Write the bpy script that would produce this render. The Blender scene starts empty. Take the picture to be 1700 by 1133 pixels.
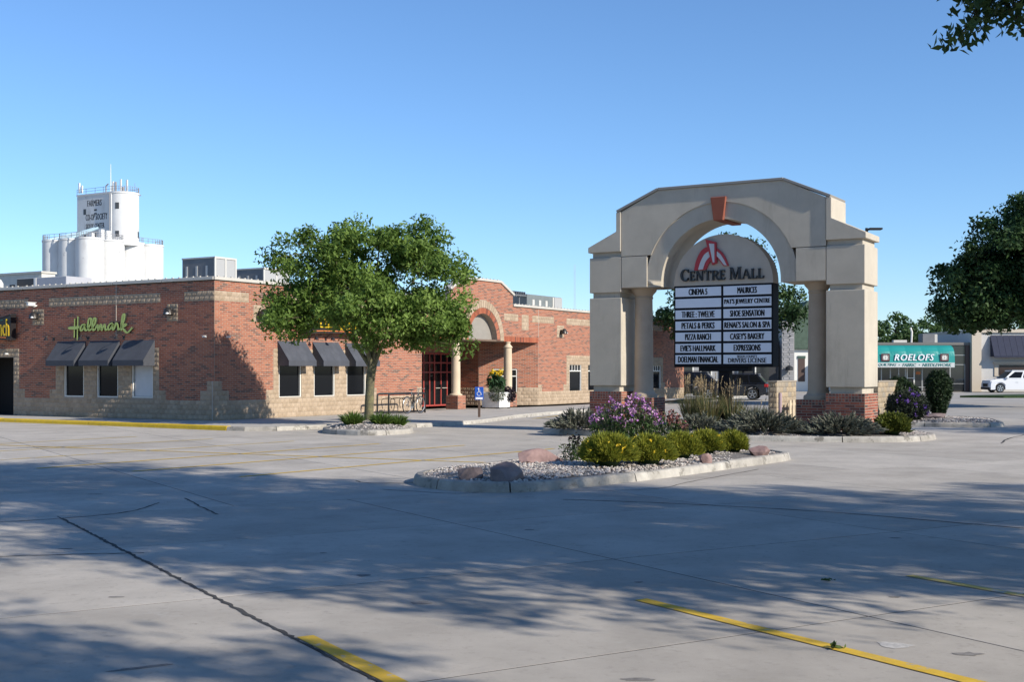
import bpy, bmesh, math, random
import numpy as np
from mathutils import Vector, Matrix
rnd = random.Random(7)
nr = np.random.default_rng(11)
R = math.radians
scn = bpy.context.scene
col = scn.collection

# ------------------------------------------------------------------ camera, world, sun, exposure
cam_d = bpy.data.cameras.new('camera')
cam = bpy.data.objects.new('camera', cam_d); col.objects.link(cam)
cam.location = (0, 0, 1.7); cam.rotation_euler = (R(90), 0, 0)
cam_d.sensor_width = 36; cam_d.lens = 42.99; cam_d.shift_y = 0.0297
cam_d.clip_start = 0.1; cam_d.clip_end = 6000
scn.camera = cam

SUN = Vector((0.8264, -0.5669, 0.55)).normalized()
EL = math.asin(SUN.z); AZ = math.atan2(SUN.x, SUN.y)
w = bpy.data.worlds.new('World'); scn.world = w; w.use_nodes = True
nt = w.node_tree
sky = nt.nodes.new('ShaderNodeTexSky'); sky.sky_type = 'NISHITA'; sky.sun_disc = False
sky.sun_elevation = EL; sky.sun_rotation = AZ
sky.altitude = 300; sky.air_density = 1.0; sky.dust_density = 0.0; sky.ozone_density = 7.3
bg = nt.nodes['Background']; bg.inputs[1].default_value = 0.115
nt.links.new(sky.outputs[0], bg.inputs[0])
sl = bpy.data.lights.new('sun', 'SUN'); sl.energy = 4.1; sl.angle = R(0.53); sl.color = (1.0, 0.93, 0.82)
so = bpy.data.objects.new('sun', sl); col.objects.link(so)
so.rotation_euler = (-SUN).to_track_quat('-Z', 'Y').to_euler(); so.location = (30, -30, 40)
scn.view_settings.view_transform = 'Standard'; scn.view_settings.look = 'None'
scn.view_settings.exposure = 0.6; scn.view_settings.gamma = 1.0
scn.view_settings.use_curve_mapping = False
scn.cycles.max_bounces = 6; scn.cycles.transparent_max_bounces = 4

LOT = -0.13                                     # level of the lot; the mall's pavement is 0
UA = math.atan2(0.85954, 0.51107)               # turn of the mall: local x runs along the sunny front
CORNER = (-10.241, 42.085)

# ------------------------------------------------------------------ materials
MATS = {}
def mat(name, c, rough=0.8, var=0.0, scale=3.0, bump=0.0, bscale=40.0, spec=0.3, metal=0.0, c2=None,
        tone=None, objrand=None, coat=0.0, detail=4.0, transl=0.0, emit=None, stain=None, world=False):
    """c: base colour; var: noise variation; tone / objrand: list of colours chosen per face / per object."""
    if name in MATS: return MATS[name]
    m = bpy.data.materials.new(name); m.use_nodes = True
    n = m.node_tree; N = n.nodes; L = n.links
    b = N['Principled BSDF']; out = N['Material Output']
    b.inputs['Roughness'].default_value = rough; b.inputs['Metallic'].default_value = metal
    b.inputs['Specular IOR Level'].default_value = spec
    if coat: b.inputs['Coat Weight'].default_value = coat; b.inputs['Coat Roughness'].default_value = 0.05
    tc = N.new('ShaderNodeTexCoord')
    gp = N.new('ShaderNodeNewGeometry'); crd = gp.outputs['Position'] if world else tc.outputs['Object']
    src = None
    if tone or objrand:
        r = N.new('ShaderNodeValToRGB'); r.color_ramp.interpolation = 'LINEAR'
        cols = tone or objrand
        el = r.color_ramp.elements
        while len(el) < len(cols): el.new(0.5)
        for i, k in enumerate(cols):
            el[i].position = i / (len(cols) - 1); el[i].color = (*k, 1)
        if tone:
            a = N.new('ShaderNodeAttribute'); a.attribute_name = 'tone'; L.new(a.outputs['Fac'], r.inputs[0])
        else:
            a = N.new('ShaderNodeObjectInfo'); L.new(a.outputs['Random'], r.inputs[0])
        src = r.outputs[0]
    if var or c2:
        nz = N.new('ShaderNodeTexNoise'); nz.inputs['Scale'].default_value = scale; nz.inputs['Detail'].default_value = detail
        nz.inputs['Roughness'].default_value = 0.65
        L.new(crd, nz.inputs['Vector'])
        if src is None and c2:
            mx = N.new('ShaderNodeMix'); mx.data_type = 'RGBA'
            rp = N.new('ShaderNodeMapRange'); rp.inputs[1].default_value = 0.35; rp.inputs[2].default_value = 0.65
            L.new(nz.outputs['Fac'], rp.inputs[0]); L.new(rp.outputs[0], mx.inputs[0])
            mx.inputs[6].default_value = (*c, 1); mx.inputs[7].default_value = (*c2, 1); src = mx.outputs[2]
        else:
            mr = N.new('ShaderNodeMapRange'); mr.inputs[1].default_value = 0.3; mr.inputs[2].default_value = 0.7
            mr.inputs[3].default_value = 1 - var; mr.inputs[4].default_value = 1 + var
            L.new(nz.outputs['Fac'], mr.inputs[0])
            mx = N.new('ShaderNodeMix'); mx.data_type = 'RGBA'; mx.blend_type = 'MULTIPLY'; mx.inputs[0].default_value = 1
            if src is None: mx.inputs[6].default_value = (*c, 1)
            else: L.new(src, mx.inputs[6])
            L.new(mr.outputs[0], mx.inputs[7]); src = mx.outputs[2]
    for st in ((stain if isinstance(stain, list) else [stain]) if stain else []):   # blotches with a shape of their own
        sc, ss, th = st[:3]                      # colour, scale, threshold, (vertical stretch), (softness), (amount)
        nz = N.new('ShaderNodeTexNoise'); nz.inputs['Scale'].default_value = ss; nz.inputs['Detail'].default_value = 6
        nz.inputs['Roughness'].default_value = 0.7
        mp = N.new('ShaderNodeMapping'); mp.inputs['Scale'].default_value = (1, 1, st[3] if len(st) > 3 else 1)
        L.new(crd, mp.inputs['Vector']); L.new(mp.outputs[0], nz.inputs['Vector'])
        mr = N.new('ShaderNodeMapRange'); mr.inputs[1].default_value = th; mr.inputs[2].default_value = th + (st[4] if len(st) > 4 else 0.07)
        mr.inputs[4].default_value = st[5] if len(st) > 5 else 1.0
        L.new(nz.outputs['Fac'], mr.inputs[0])
        mx = N.new('ShaderNodeMix'); mx.data_type = 'RGBA'; L.new(mr.outputs[0], mx.inputs[0])
        if src is None: mx.inputs[6].default_value = (*c, 1)
        else: L.new(src, mx.inputs[6])
        mx.inputs[7].default_value = (*sc, 1); src = mx.outputs[2]
    if src is None: b.inputs['Base Color'].default_value = (*c, 1)
    else: L.new(src, b.inputs['Base Color'])
    if bump:
        nz = N.new('ShaderNodeTexNoise'); nz.inputs['Scale'].default_value = bscale; nz.inputs['Detail'].default_value = 5
        L.new(crd, nz.inputs['Vector'])
        bp = N.new('ShaderNodeBump'); bp.inputs['Strength'].default_value = bump; bp.inputs['Distance'].default_value = 0.02
        L.new(nz.outputs['Fac'], bp.inputs['Height']); L.new(bp.outputs[0], b.inputs['Normal'])
    if transl:
        t = N.new('ShaderNodeBsdfTranslucent'); ms = N.new('ShaderNodeMixShader'); ms.inputs[0].default_value = transl
        if src is None: t.inputs[0].default_value = (*c, 1)
        else: L.new(src, t.inputs[0])
        L.new(b.outputs[0], ms.inputs[1]); L.new(t.outputs[0], ms.inputs[2]); L.new(ms.outputs[0], out.inputs[0])
    if emit:
        b.inputs['Emission Color'].default_value = (*emit[0], 1); b.inputs['Emission Strength'].default_value = emit[1]
    MATS[name] = m
    return m

# ------------------------------------------------------------------ mesh helpers
class MB:
    def __init__(s): s.v = []; s.f = []; s.t = []
    def add(s, vs, fs, tone=0.5):
        b = len(s.v); s.v += [tuple(p) for p in vs]
        for f in fs: s.f.append([b + i for i in f]); s.t.append(tone)
        return s
    def box(s, x0, x1, y0, y1, z0, z1, tone=0.5, open_=None):
        vs = [(x0,y0,z0),(x1,y0,z0),(x1,y1,z0),(x0,y1,z0),(x0,y0,z1),(x1,y0,z1),(x1,y1,z1),(x0,y1,z1)]
        fs = {'-z':(3,2,1,0),'+z':(4,5,6,7),'-y':(0,1,5,4),'+x':(1,2,6,5),'+y':(2,3,7,6),'-x':(3,0,4,7)}
        return s.add(vs, [f for k, f in fs.items() if k != open_], tone)
    def bevbox(s, x0, x1, y0, y1, z0, z1, b=0.02, tone=0.5):
        bm = bmesh.new(); bmesh.ops.create_cube(bm, size=1)
        for v in bm.verts:
            v.co = ((x0+x1)/2 + v.co.x*(x1-x0), (y0+y1)/2 + v.co.y*(y1-y0), (z0+z1)/2 + v.co.z*(z1-z0))
        bmesh.ops.bevel(bm, geom=bm.edges[:], offset=b, segments=1, affect='EDGES')
        return s.frombm(bm, tone)
    def frombm(s, bm, tone=0.5):
        bm.verts.index_update()
        s.add([v.co[:] for v in bm.verts], [[v.index for v in f.verts] for f in bm.faces], tone); bm.free(); return s
    def prism(s, poly, a, b, axis='z', tone=0.5):
        """poly extruded from a to b along axis. axis z: (x,y); axis y: (x,z); axis x: (y,z)."""
        def P(p, t):
            return (p[0], p[1], t) if axis == 'z' else ((p[0], t, p[1]) if axis == 'y' else (t, p[0], p[1]))
        n = len(poly)
        ar = sum(poly[i][0]*poly[(i+1)%n][1] - poly[(i+1)%n][0]*poly[i][1] for i in range(n))
        if (ar < 0) != (axis == 'y'): poly = poly[::-1]
        vs = [P(p, a) for p in poly] + [P(p, b) for p in poly]
        fs = [tuple(range(n))[::-1], tuple(range(n, 2*n))] + [(i, (i+1)%n, n+(i+1)%n, n+i) for i in range(n)]
        return s.add(vs, fs, tone)
    def tube(s, pts, rad, n=6, tone=0.5, cap=True):
        pts = [Vector(p) for p in pts]
        if not hasattr(rad, '__len__'): rad = [rad]*len(pts)
        vs = []; up = None
        for i, p in enumerate(pts):
            d = (pts[min(i+1, len(pts)-1)] - pts[max(i-1, 0)]).normalized()
            if up is None: up = d.orthogonal().normalized()
            up = (up - d*up.dot(d)); up = up.normalized() if up.length > 1e-5 else d.orthogonal().normalized()
            s2 = d.cross(up)
            for k in range(n):
                a = 2*math.pi*k/n; vs.append(p + (up*math.cos(a) + s2*math.sin(a))*rad[i])
        fs = []
        for i in range(len(pts)-1):
            for k in range(n): fs.append((i*n+k, i*n+(k+1)%n, (i+1)*n+(k+1)%n, (i+1)*n+k))
        if cap: fs += [tuple(range(n))[::-1], tuple(range((len(pts)-1)*n, len(pts)*n))]
        return s.add(vs, fs, tone)
    def lathe(s, prof, n=24, c=(0,0,0), tone=0.5, a0=0, a1=2*math.pi):
        full = abs(a1-a0-2*math.pi) < 1e-6; m = n if full else n+1
        vs = [(c[0]+r*math.cos(a0+(a1-a0)*k/n), c[1]+r*math.sin(a0+(a1-a0)*k/n), c[2]+z) for r, z in prof for k in range(m)]
        fs = []
        for i in range(len(prof)-1):
            for k in range(n):
                k2 = (k+1) % m; fs.append((i*m+k, i*m+k2, (i+1)*m+k2, (i+1)*m+k))
        if full: fs += [tuple(range(m))[::-1], tuple(range((len(prof)-1)*m, len(prof)*m))]
        return s.add(vs, fs, tone)
    def xf(s, fn): s.v = [tuple(fn(*p)) for p in s.v]; return s
    def mesh(s, name, m=None):
        me = bpy.data.meshes.new(name); me.from_pydata(s.v, [], s.f)
        if len(set(s.t)) > 1:
            a = me.attributes.new('tone', 'FLOAT', 'FACE'); a.data.foreach_set('value', s.t)
        if m: me.materials.append(m)
        me.update(); return me
    def build(s, name, m, parent=None, loc=None, rot=None, smooth=False, kind=None):
        me = s.mesh(name, m)
        if smooth: me.shade_smooth() if smooth is True else smooth_angle(me, smooth)
        return link(name, me, parent, loc, rot, kind)
def smooth_angle(me, deg):
    me.shade_smooth()
    bm = bmesh.new(); bm.from_mesh(me)
    for e in bm.edges:
        e.smooth = not (len(e.link_faces) == 2 and e.calc_face_angle(0) > R(deg))
    bm.to_mesh(me); bm.free()
def link(name, me, parent=None, loc=None, rot=None, kind=None):
    o = bpy.data.objects.new(name, me); col.objects.link(o)
    if parent: o.parent = parent
    if loc is not None: o.location = loc
    if rot is not None: o.rotation_euler = rot
    if kind: o['kind'] = kind
    return o
def tag(o, label, cat, group=None):
    o['label'] = label; o['category'] = cat
    if group: o['group'] = group
    return o
def thing(name, label, cat, loc=(0,0,0), rz=0, group=None):
    return tag(link(name, None, None, loc, (0,0,rz)), label, cat, group)
def struct(o): o['kind'] = 'structure'; return o
def copy_tree(o, parent=None):
    c = o.copy(); col.objects.link(c)
    if parent: c.parent = parent
    for ch in [x for x in o.children]: copy_tree(ch, c)
    return c
def catmull(pts, k=6):
    P = [Vector(p) for p in pts]; out = []
    for i in range(len(P)-1):
        a, b, c, d = P[max(i-1,0)], P[i], P[i+1], P[min(i+2,len(P)-1)]
        for j in range(k):
            t = j/k
            out.append(0.5*((2*b)+(c-a)*t+(2*a-5*b+4*c-d)*t*t+(3*b-a-3*c+d)*t**3))
    return out + [P[-1]]
def text_mb(body, width=None, height=0.2, depth=0.01, bold=0.0, shear=0.0, spacing=1.0, res=3):
    """Lettering in the built-in face, centred on x, base at z 0, in the x-z plane facing -y."""
    cu = bpy.data.curves.new('lettering', 'FONT'); cu.body = body; cu.size = 1; cu.shear = shear
    cu.space_character = spacing; cu.resolution_u = res; cu.extrude = 0.5; cu.align_x = 'LEFT'
    o = bpy.data.objects.new('lettering', cu); col.objects.link(o)
    dg = bpy.context.evaluated_depsgraph_get(); me = bpy.data.meshes.new_from_object(o.evaluated_get(dg))
    bpy.data.objects.remove(o); bpy.data.curves.remove(cu)
    v = np.array([x.co[:] for x in me.vertices]); fs = [list(p.vertices) for p in me.polygons]; bpy.data.meshes.remove(me)
    lo, hi = v.min(0), v.max(0)
    sz = height/(hi[1]-lo[1]); sx = (width/(hi[0]-lo[0])) if width else sz
    mb = MB(); x = (v[:,0]-(lo[0]+hi[0])/2)*sx; z = (v[:,1]-lo[1])*sz; y = -(v[:,2]+0.5)*depth
    if not bold: mb.add(np.stack([x, y, z], 1).tolist(), fs); return mb
    e = bold*height; x *= 1 - 2*e/(x.max()-x.min())
    for i, (dx, dz) in enumerate(((-e,0),(e,0),(-e*.4,0),(e*.4,0))):        # heavier strokes: overlaid, each a hair prouder
        mb.add(np.stack([x+dx, y*(1+.04*i), z+dz], 1).tolist(), fs)
    return mb
# frames: lettering is drawn as seen by a reader (x right, z up, -y towards the reader)
def on_left(y0, z0, x0=0.0):   return lambda x, y, z: (x0 + y, y0 - x, z0 + z)       # on a face that looks along -x
def on_front(x0, z0, y0=0.0):  return lambda x, y, z: (x0 + x, y0 + y, z0 + z)       # on a face that looks along -y

# ------------------------------------------------------------------ foliage helpers
def leaf_mesh(name, P, size, m, N=None, droop=0.0, aspect=0.45, jit=0.35, tone=None, fold=0.25):
    n = len(P); P = np.asarray(P, float)
    d = nr.normal(size=(n,3)); d[:,2] -= droop
    d /= np.linalg.norm(d, axis=1)[:,None]
    q = nr.normal(size=(n,3))
    if N is not None: q = N*1.2 + q*0.8
    sd = np.cross(d, q); sd /= (np.linalg.norm(sd, axis=1)[:,None] + 1e-9)
    up = np.cross(sd, d)
    s = size*(1 + jit*nr.uniform(-1, 1, n))[:,None]
    V = np.empty((n,4,3)); V[:,0] = P - d*s*.5; V[:,2] = P + d*s*.5
    V[:,1] = P - sd*s*aspect*.5*1.0 + up*s*fold*.4 - d*s*.06; V[:,3] = P + sd*s*aspect*.5 + up*s*fold*.4 - d*s*.06
    me = bpy.data.meshes.new(name); me.vertices.add(4*n); me.vertices.foreach_set('co', V.ravel())
    i = np.arange(n)*4
    idx = np.stack([i, i+1, i+2, i, i+2, i+3], 1).ravel()
    me.loops.add(6*n); me.loops.foreach_set('vertex_index', idx)
    me.polygons.add(2*n); me.polygons.foreach_set('loop_start', np.arange(2*n)*3)
    t = nr.uniform(0, 1, n) if tone is None else np.clip(tone + nr.normal(0, .12, n), 0, 1)
    a = me.attributes.new('tone', 'FLOAT', 'FACE'); a.data.foreach_set('value', np.repeat(t, 2).astype(np.float32))
    me.materials.append(m); me.update(calc_edges=True); return me
def blade_mesh(name, roots, tips, width, m, tone=None, bend=0.0):
    """Grass-like blades: two-segment tapering strips."""
    n = len(roots); A = np.asarray(roots, float); B = np.asarray(tips, float)
    M = (A+B)/2; M[:,2] += bend*np.linalg.norm(B-A, axis=1)
    q = nr.normal(size=(n,3)); q[:,2] = 0; d = B-A; sd = np.cross(d, q); sd /= (np.linalg.norm(sd, axis=1)[:,None]+1e-9)
    w_ = width*(1+.3*nr.uniform(-1,1,n))[:,None]
    V = np.stack([A-sd*w_*.5, A+sd*w_*.5, M-sd*w_*.45, M+sd*w_*.45, B], 1)
    me = bpy.data.meshes.new(name); me.vertices.add(5*n); me.vertices.foreach_set('co', V.ravel())
    i = np.arange(n)*5
    idx = np.stack([i,i+1,i+3, i,i+3,i+2, i+2,i+3,i+4], 1).ravel()
    me.loops.add(9*n); me.loops.foreach_set('vertex_index', idx); me.polygons.add(3*n)
    me.polygons.foreach_set('loop_start', np.arange(3*n)*3)
    t = nr.uniform(0,1,n) if tone is None else np.clip(tone + nr.normal(0,.1,n), 0, 1)
    a = me.attributes.new('tone','FLOAT','FACE'); a.data.foreach_set('value', np.repeat(t,3).astype(np.float32))
    me.materials.append(m); me.update(calc_edges=True); return me
def foliage(name, cols, transl=0.3, rough=0.55):
    return mat(name, cols[0], rough, tone=cols, transl=transl, spec=0.22)
G_ISL = foliage('leaf_fresh', [(.075,.125,.022),(.125,.205,.04),(.19,.29,.06),(.28,.39,.10)], .45)
G_DARK = foliage('leaf_dark', [(.018,.042,.014),(.03,.065,.02),(.05,.095,.028),(.085,.14,.04)], .25)
G_SHADE = foliage('leaf_shade_tree', [(.03,.06,.015),(.06,.11,.03)], .12)
G_FAR = foliage('leaf_far', [(.035,.075,.02),(.06,.11,.035),(.09,.15,.05)], .3)
BARK = mat('bark', (.13,.11,.085), .95, c2=(.24,.215,.165), scale=9, bump=.9, bscale=24)
BARK_M = mat('bark_mossy', (.095,.085,.062), .95, c2=(.19,.175,.085), scale=7, bump=.9, bscale=26)
BARK_D = mat('bark_dark', (.05,.042,.035), .95, var=.3, bump=.6)

def tree(name, label, base, fork_z, lobes, clumps, per, leaf, lmat, bmat, tr=0.18, group=None, limbs=6, shell=.55, cr=.42,
         fork=None, droop=.35, parent_branch=None):
    """lobes: (cx,cy,cz,rx,ry,rz) relative to the base. Crown = leaf clumps spread through the lobes, limbs reach them."""
    t = thing(name, label, 'tree', base, 0, group)
    L = np.array(lobes, float); vol = L[:,3]*L[:,4]*L[:,5]; pr = vol**.8/np.sum(vol**.8)
    ids = nr.choice(len(L), clumps, p=pr)
    dirs = nr.normal(size=(clumps,3)); dirs /= np.linalg.norm(dirs, axis=1)[:,None]
    rr = shell + (1-shell)*nr.uniform(0,1,clumps)**.6
    cc = L[ids,:3] + dirs*L[ids,3:]*rr[:,None]
    ct = nr.uniform(.15,.85,clumps)
    k = nr.poisson(per, clumps) + 3
    own = np.repeat(np.arange(clumps), k); n = len(own)
    g = nr.normal(size=(n,3)); g /= np.linalg.norm(g, axis=1)[:,None]
    crs = cr*nr.uniform(.6,1.3,clumps)
    P = cc[own] + g*(crs[own]*nr.uniform(0,1,n)**.5)[:,None]*np.array([1,1,.75])
    N = dirs[own]*.5 + np.array([0,0,.6]) + g*.3
    link('crown', leaf_mesh('crown', P, leaf, lmat, N, droop, tone=ct[own]), t)
    mb = MB(); f = Vector(fork or (0,0,fork_z))
    mb.tube(catmull([(0,0,-.15),(0.0,0,.12),(f.x*.4,f.y*.4,fork_z*.55),f], 4), [tr*1.45,tr*1.3,tr*1.18,tr*1.1,tr*1.06,tr*1.02,tr]+[tr*.98]*6, 10)
    main = [i for i in nr.permutation(clumps)][:]
    cen = L[:,:3].mean(0); chosen = []
    for j in range(limbs):
        a = 2*math.pi*j/limbs + rnd.uniform(-.3,.3); lb = L[j % len(L)]
        e = Vector((lb[0]*.75+math.cos(a)*lb[3]*.3, lb[1]*.75+math.sin(a)*lb[4]*.3, lb[2]+lb[5]*.25))
        m1 = f.lerp(e, .35) + Vector((rnd.uniform(-.12,.12), rnd.uniform(-.12,.12), .12))*(e-f).length*.6
        pts = catmull([f - Vector((0,0,tr)), m1, e], 5)
        rad = [tr*.62*(1-.8*i/(len(pts)-1)) for i in range(len(pts))]
        mb.tube(pts, rad, 7); chosen.append(pts)
    for ci in main[:int(clumps*.5)]:
        c = Vector(cc[ci]); best = min((p for pts in chosen for p in pts[4:]), key=lambda p: (p-c).length + .4*max(0, p.z-c.z))
        mid = best.lerp(c, .5) + Vector((0,0,.08))
        mb.tube([best, mid, c], [tr*.16, tr*.1, tr*.04], 4, cap=False)
    mb.build('trunk', bmat, t, smooth=True)
    return t

# ================================================================== SETTING
CONC = mat('concrete_slab', (.42,.40,.375), .97, objrand=[(.39,.355,.31),(.43,.392,.342),(.465,.425,.372)], var=.16, scale=.9, bump=.25, bscale=170, detail=12, spec=.08, world=True,
           stain=[((.27,.25,.225), .33, .56, 1, .18, .75), ((.25,.235,.215), 2.2, .62, 1, .1, .6), ((.13,.122,.115), 5.5, .70, 1, .05, .75), ((.49,.46,.42), 1.4, .64, 1, .12, .5), ((.20,.19,.175), 38, .64, 1, .06, .6), ((.30,.275,.24), 11, .55, 1, .14, .55), ((.52,.485,.44), 70, .60, 1, .1, .5), ((.22,.205,.19), 85, .60, 1, .1, .5), ((.12,.115,.11), 1.3, .735, 1, .06, .55)])
PAVE = mat('pavement', (.37,.345,.31), .97, var=.14, scale=.35, bump=.1, bscale=60, detail=9, spec=.08, stain=[((.27,.253,.23), .12, .55, 1, .15, .8), ((.24,.225,.205), .9, .62, 1, .1, .5)])
ASPH = mat('joint_filler', (.055,.052,.05), .95, var=.2)
WALK = mat('sidewalk_concrete', (.42,.395,.355), .97, spec=.08, stain=((.32,.30,.27), .8, .58), var=.10, scale=1.0, bump=.1, bscale=80, detail=8)
CURB = mat('curb_concrete', (.36,.335,.30), .92, objrand=[(.30,.275,.24),(.36,.335,.295),(.41,.385,.34)], var=.25, scale=3.5, bump=.5, bscale=30, detail=8, stain=((.19,.175,.15), 2.6, .56))
YPAINT = mat('yellow_paint', (.62,.40,.05), .85, var=.14, scale=6, bump=.1, bscale=90, spec=.15, stain=[((.40,.36,.28), 9, .58, 1, .05, .8), ((.30,.24,.12), 1.6, .58, 1, .12, .5), ((.38,.35,.31), 34, .63, 1, .04, .8)])
YFADE = mat('yellow_paint_faded', (.60,.43,.12), .85, var=.15, scale=3, stain=((.43,.40,.35), 5, .55))
YCURB = mat('yellow_curb_paint', (.66,.43,.02), .6, var=.15, scale=3, bump=.25, bscale=25, stain=((.42,.33,.12), 5, .62))
LAWN = mat('lawn', (.028,.055,.015), .95, var=.35, scale=4, bump=.6, bscale=60)

mb = MB(); mb.add([(-1500,-300,-.17),(1500,-300,-.17),(1500,3000,-.17),(-1500,3000,-.17)], [(0,1,2,3)])
ground = struct(mb.build('ground', PAVE))
mb = MB(); mb.add([(-26,2,LOT-.0012),(24,2,LOT-.0012),(24,47,LOT-.0012),(-26,47,LOT-.0012)], [(0,1,2,3)])
lot = struct(mb.build('parking_lot', ASPH))
mb = MB(); mb.add([(-60,46.9,LOT-.012),(90,46.9,LOT-.012),(140,160,LOT-.012),(-60,160,LOT-.012)], [(0,1,2,3)])
struct(mb.build('drive', PAVE))
# cast slabs of the lot, one by one (joint directions as seen: along the stall lines and across them)
NA = Vector((.857,.515)).normalized(); MA = Vector((.515,-.857)).normalized()
SN, SM = 3.95, 3.25
bm = bmesh.new(); bmesh.ops.create_grid(bm, x_segments=1, y_segments=1, size=.5)
slab = MB().bevbox(-SN/2+.009, SN/2-.009, -SM/2+.008, SM/2-.008, -.03, 0, .0015).mesh('slab', CONC); bm.free()
ang = math.atan2(NA.y, NA.x)
for i in range(-8, 14):
    for j in range(-3, 16):
        n_ = 3.03 + SN*(i+.5) - (SN*.42 if j >= 3 else 0); m_ = -6.45 - SM*(j+.5)
        p = NA*n_ + MA*m_
        if 3.5 < p.y < 47 and abs(p.x) < p.y*.45+7:
            link('slab', slab, lot, (p.x, p.y, LOT + rnd.uniform(-.0003,.0003)), (0,0,ang))
def stripe(p, q, w_=.10, m=YPAINT, z=LOT+.006):
    p, q = Vector((*p, 0)), Vector((*q, 0)); d = (q-p).normalized(); n = Vector((-d.y, d.x, 0))*w_/2
    k = max(2, int((q-p).length/.25)); vs = []
    for i in range(k+1):
        c = p.lerp(q, i/k); e = 1 + rnd.uniform(-.05,.05)
        vs += [(c.x+n.x*e, c.y+n.y*e, z), (c.x-n.x*e, c.y-n.y*e, z)]
    MB().add(vs, [(2*i+1, 2*i+3, 2*i+2, 2*i) for i in range(k)]).build('stripe', m, lot)
stripe((1.03,9.78),(3.2,6.42), .125); _p = NA*3.115; stripe(tuple(_p+MA*-7.95), tuple(_p+MA*-5.2), .125); stripe((3.55,10.93),(4.75,9.0), .11, YFADE)
for a, b in [((-8.94,23.0),(-3.34,30.85)), ((-6.93,22.29),(-1.16,30.19)), ((-4.71,21.15),(1.0,28.9)), ((-11.3,24.1),(-5.7,32.0)), ((-13.7,25.2),(-8.1,33.1)), ((-16.1,26.3),(-10.5,34.2))]:
    stripe(a, b, .10, YPAINT if a[0] > -9 else YFADE)
stripe((-13.0,30.4),(-.42,24.4), .10, YPAINT)
# sealed cracks and saw cuts
def crack(pts, w_, name='crack_seal'):
    P = catmull([(x, y, 0) for x, y in pts], 10); vs = []
    for i, p in enumerate(P):
        d = (P[min(i+1,len(P)-1)] - P[max(i-1,0)]).normalized(); n = Vector((-d.y, d.x, 0))
        c = p + n*rnd.uniform(-.012,.012); h = w_*rnd.uniform(.35,.75)
        vs += [(c.x+n.x*h, c.y+n.y*h, LOT+.004), (c.x-n.x*h, c.y-n.y*h, LOT+.004)]
    MB().add(vs, [(2*i+1, 2*i+3, 2*i+2, 2*i) for i in range(len(P)-1)]).build(name, ASPH, lot)
jl = lambda m_: tuple(NA*3.03 + MA*m_)
crack([jl(-15.9+i*.665) for i in range(13)], .034)
crack([jl(-7.92+i*.6) for i in range(5)], .022)
crack([(-6.6,14.6),jl(-15.9),(-5.0,15.9),(-4.9,17.0)], .028); crack([(-4.7,17.6),(-4.2,16.5),(-3.75,15.6)], .025)
crack([(-5.3,12.0),(-4.4,12.2),(-3.7,12.3)], .022)
crack([(.73,17.44),(2.08,16.95),(4.01,15.94),(5.96,14.23),(7.5,13.2)], .03)
crack([(-2.6,20.4),(-2.3,20.0),(-1.4,20.1),(-.8,20.7)], .03); crack([(-.5,18.45),(-.9,18.3),(-2.0,18.9)], .025)
crack([(.9,18.7),(2.2,19.0),(3.0,20.3),(4.6,22.8)], .022)
crack([(-12.8,27.9),(-11.6,29.2),(-10.4,29.9)], .05)
crack([(12.4,31.0),(13.6,33.4),(15.6,36.4)], .05)

PATCH = mat('worn_patch', (.22,.205,.19), .97, var=.25, scale=20, spec=.08)
def blot(x, y, rx, ry, m=PATCH, a=0.0):
    k = 14; vs = []
    for i in range(k):
        t = 2*math.pi*i/k; r = rnd.uniform(.6,1.1); px, py = rx*r*math.cos(t), ry*r*math.sin(t)
        vs.append((x+px*math.cos(a)-py*math.sin(a), y+px*math.sin(a)+py*math.cos(a), LOT+.0025))
    MB().add(vs, [tuple(range(k))]).build('stain_patch', m, lot)
PALEP = mat('pale_splash', (.47,.445,.41), .97, var=.2, scale=30, spec=.08)
for q in ((-2.27,7.55,.24,.035,PATCH,.5),(-.72,9.65,.09,.07),(-1.33,10.95,.07,.08),(2.55,8.15,.14,.12,PALEP),(2.95,7.9,.10,.06),(.75,7.25,.13,.04),(-3.2,9.9,.07,.03),(1.1,10.6,.05,.03),(-4.6,12.6,.08,.03),(3.1,9.9,.06,.04),(-1.9,12.3,.05,.03),(.2,14.1,.07,.05),(4.2,13.4,.08,.05),(-6.2,18.2,.14,.06),(1.5,9.1,.05,.03)): blot(*q)
# ------------------------------------------------------------------ islands and kerbs
GRAVEL = mat('river_gravel', (.4,.38,.35), .85, tone=[(.13,.12,.12),(.30,.27,.25),(.46,.42,.38),(.58,.54,.49),(.42,.32,.27)], spec=.3)
SOIL = mat('gravel_bed', (.17,.155,.14), .95, var=.4, scale=25, bump=.8, bscale=40)
def offset_poly(P, d):
    n = len(P); out = []
    for i in range(n):
        a, b, c = Vector(P[i-1]), Vector(P[i]), Vector(P[(i+1)%n])
        n1 = Vector((-(b-a).y, (b-a).x)).normalized(); n2 = Vector((-(c-b).y, (c-b).x)).normalized()
        m = (n1+n2).normalized(); out.append(b + m*d/max(.4, m.dot(n1)))
    return out
def smooth_poly(P, k=4):
    n = len(P); out = []
    for i in range(n):
        a, b, c, d = [Vector((*P[(i+o) % n], 0)) for o in (-1,0,1,2)]
        for j in range(k):
            t = j/k; q = 0.5*((2*b)+(c-a)*t+(2*a-5*b+4*c-d)*t*t+(3*b-a-3*c+d)*t**3); out.append((q.x, q.y))
    return out
def inside(P, x, y):
    c = False; n = len(P)
    for i in range(n):
        x1, y1 = P[i]; x2, y2 = P[i-1]
        if (y1 > y) != (y2 > y) and x < (x2-x1)*(y-y1)/(y2-y1)+x1: c = not c
    return c
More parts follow.
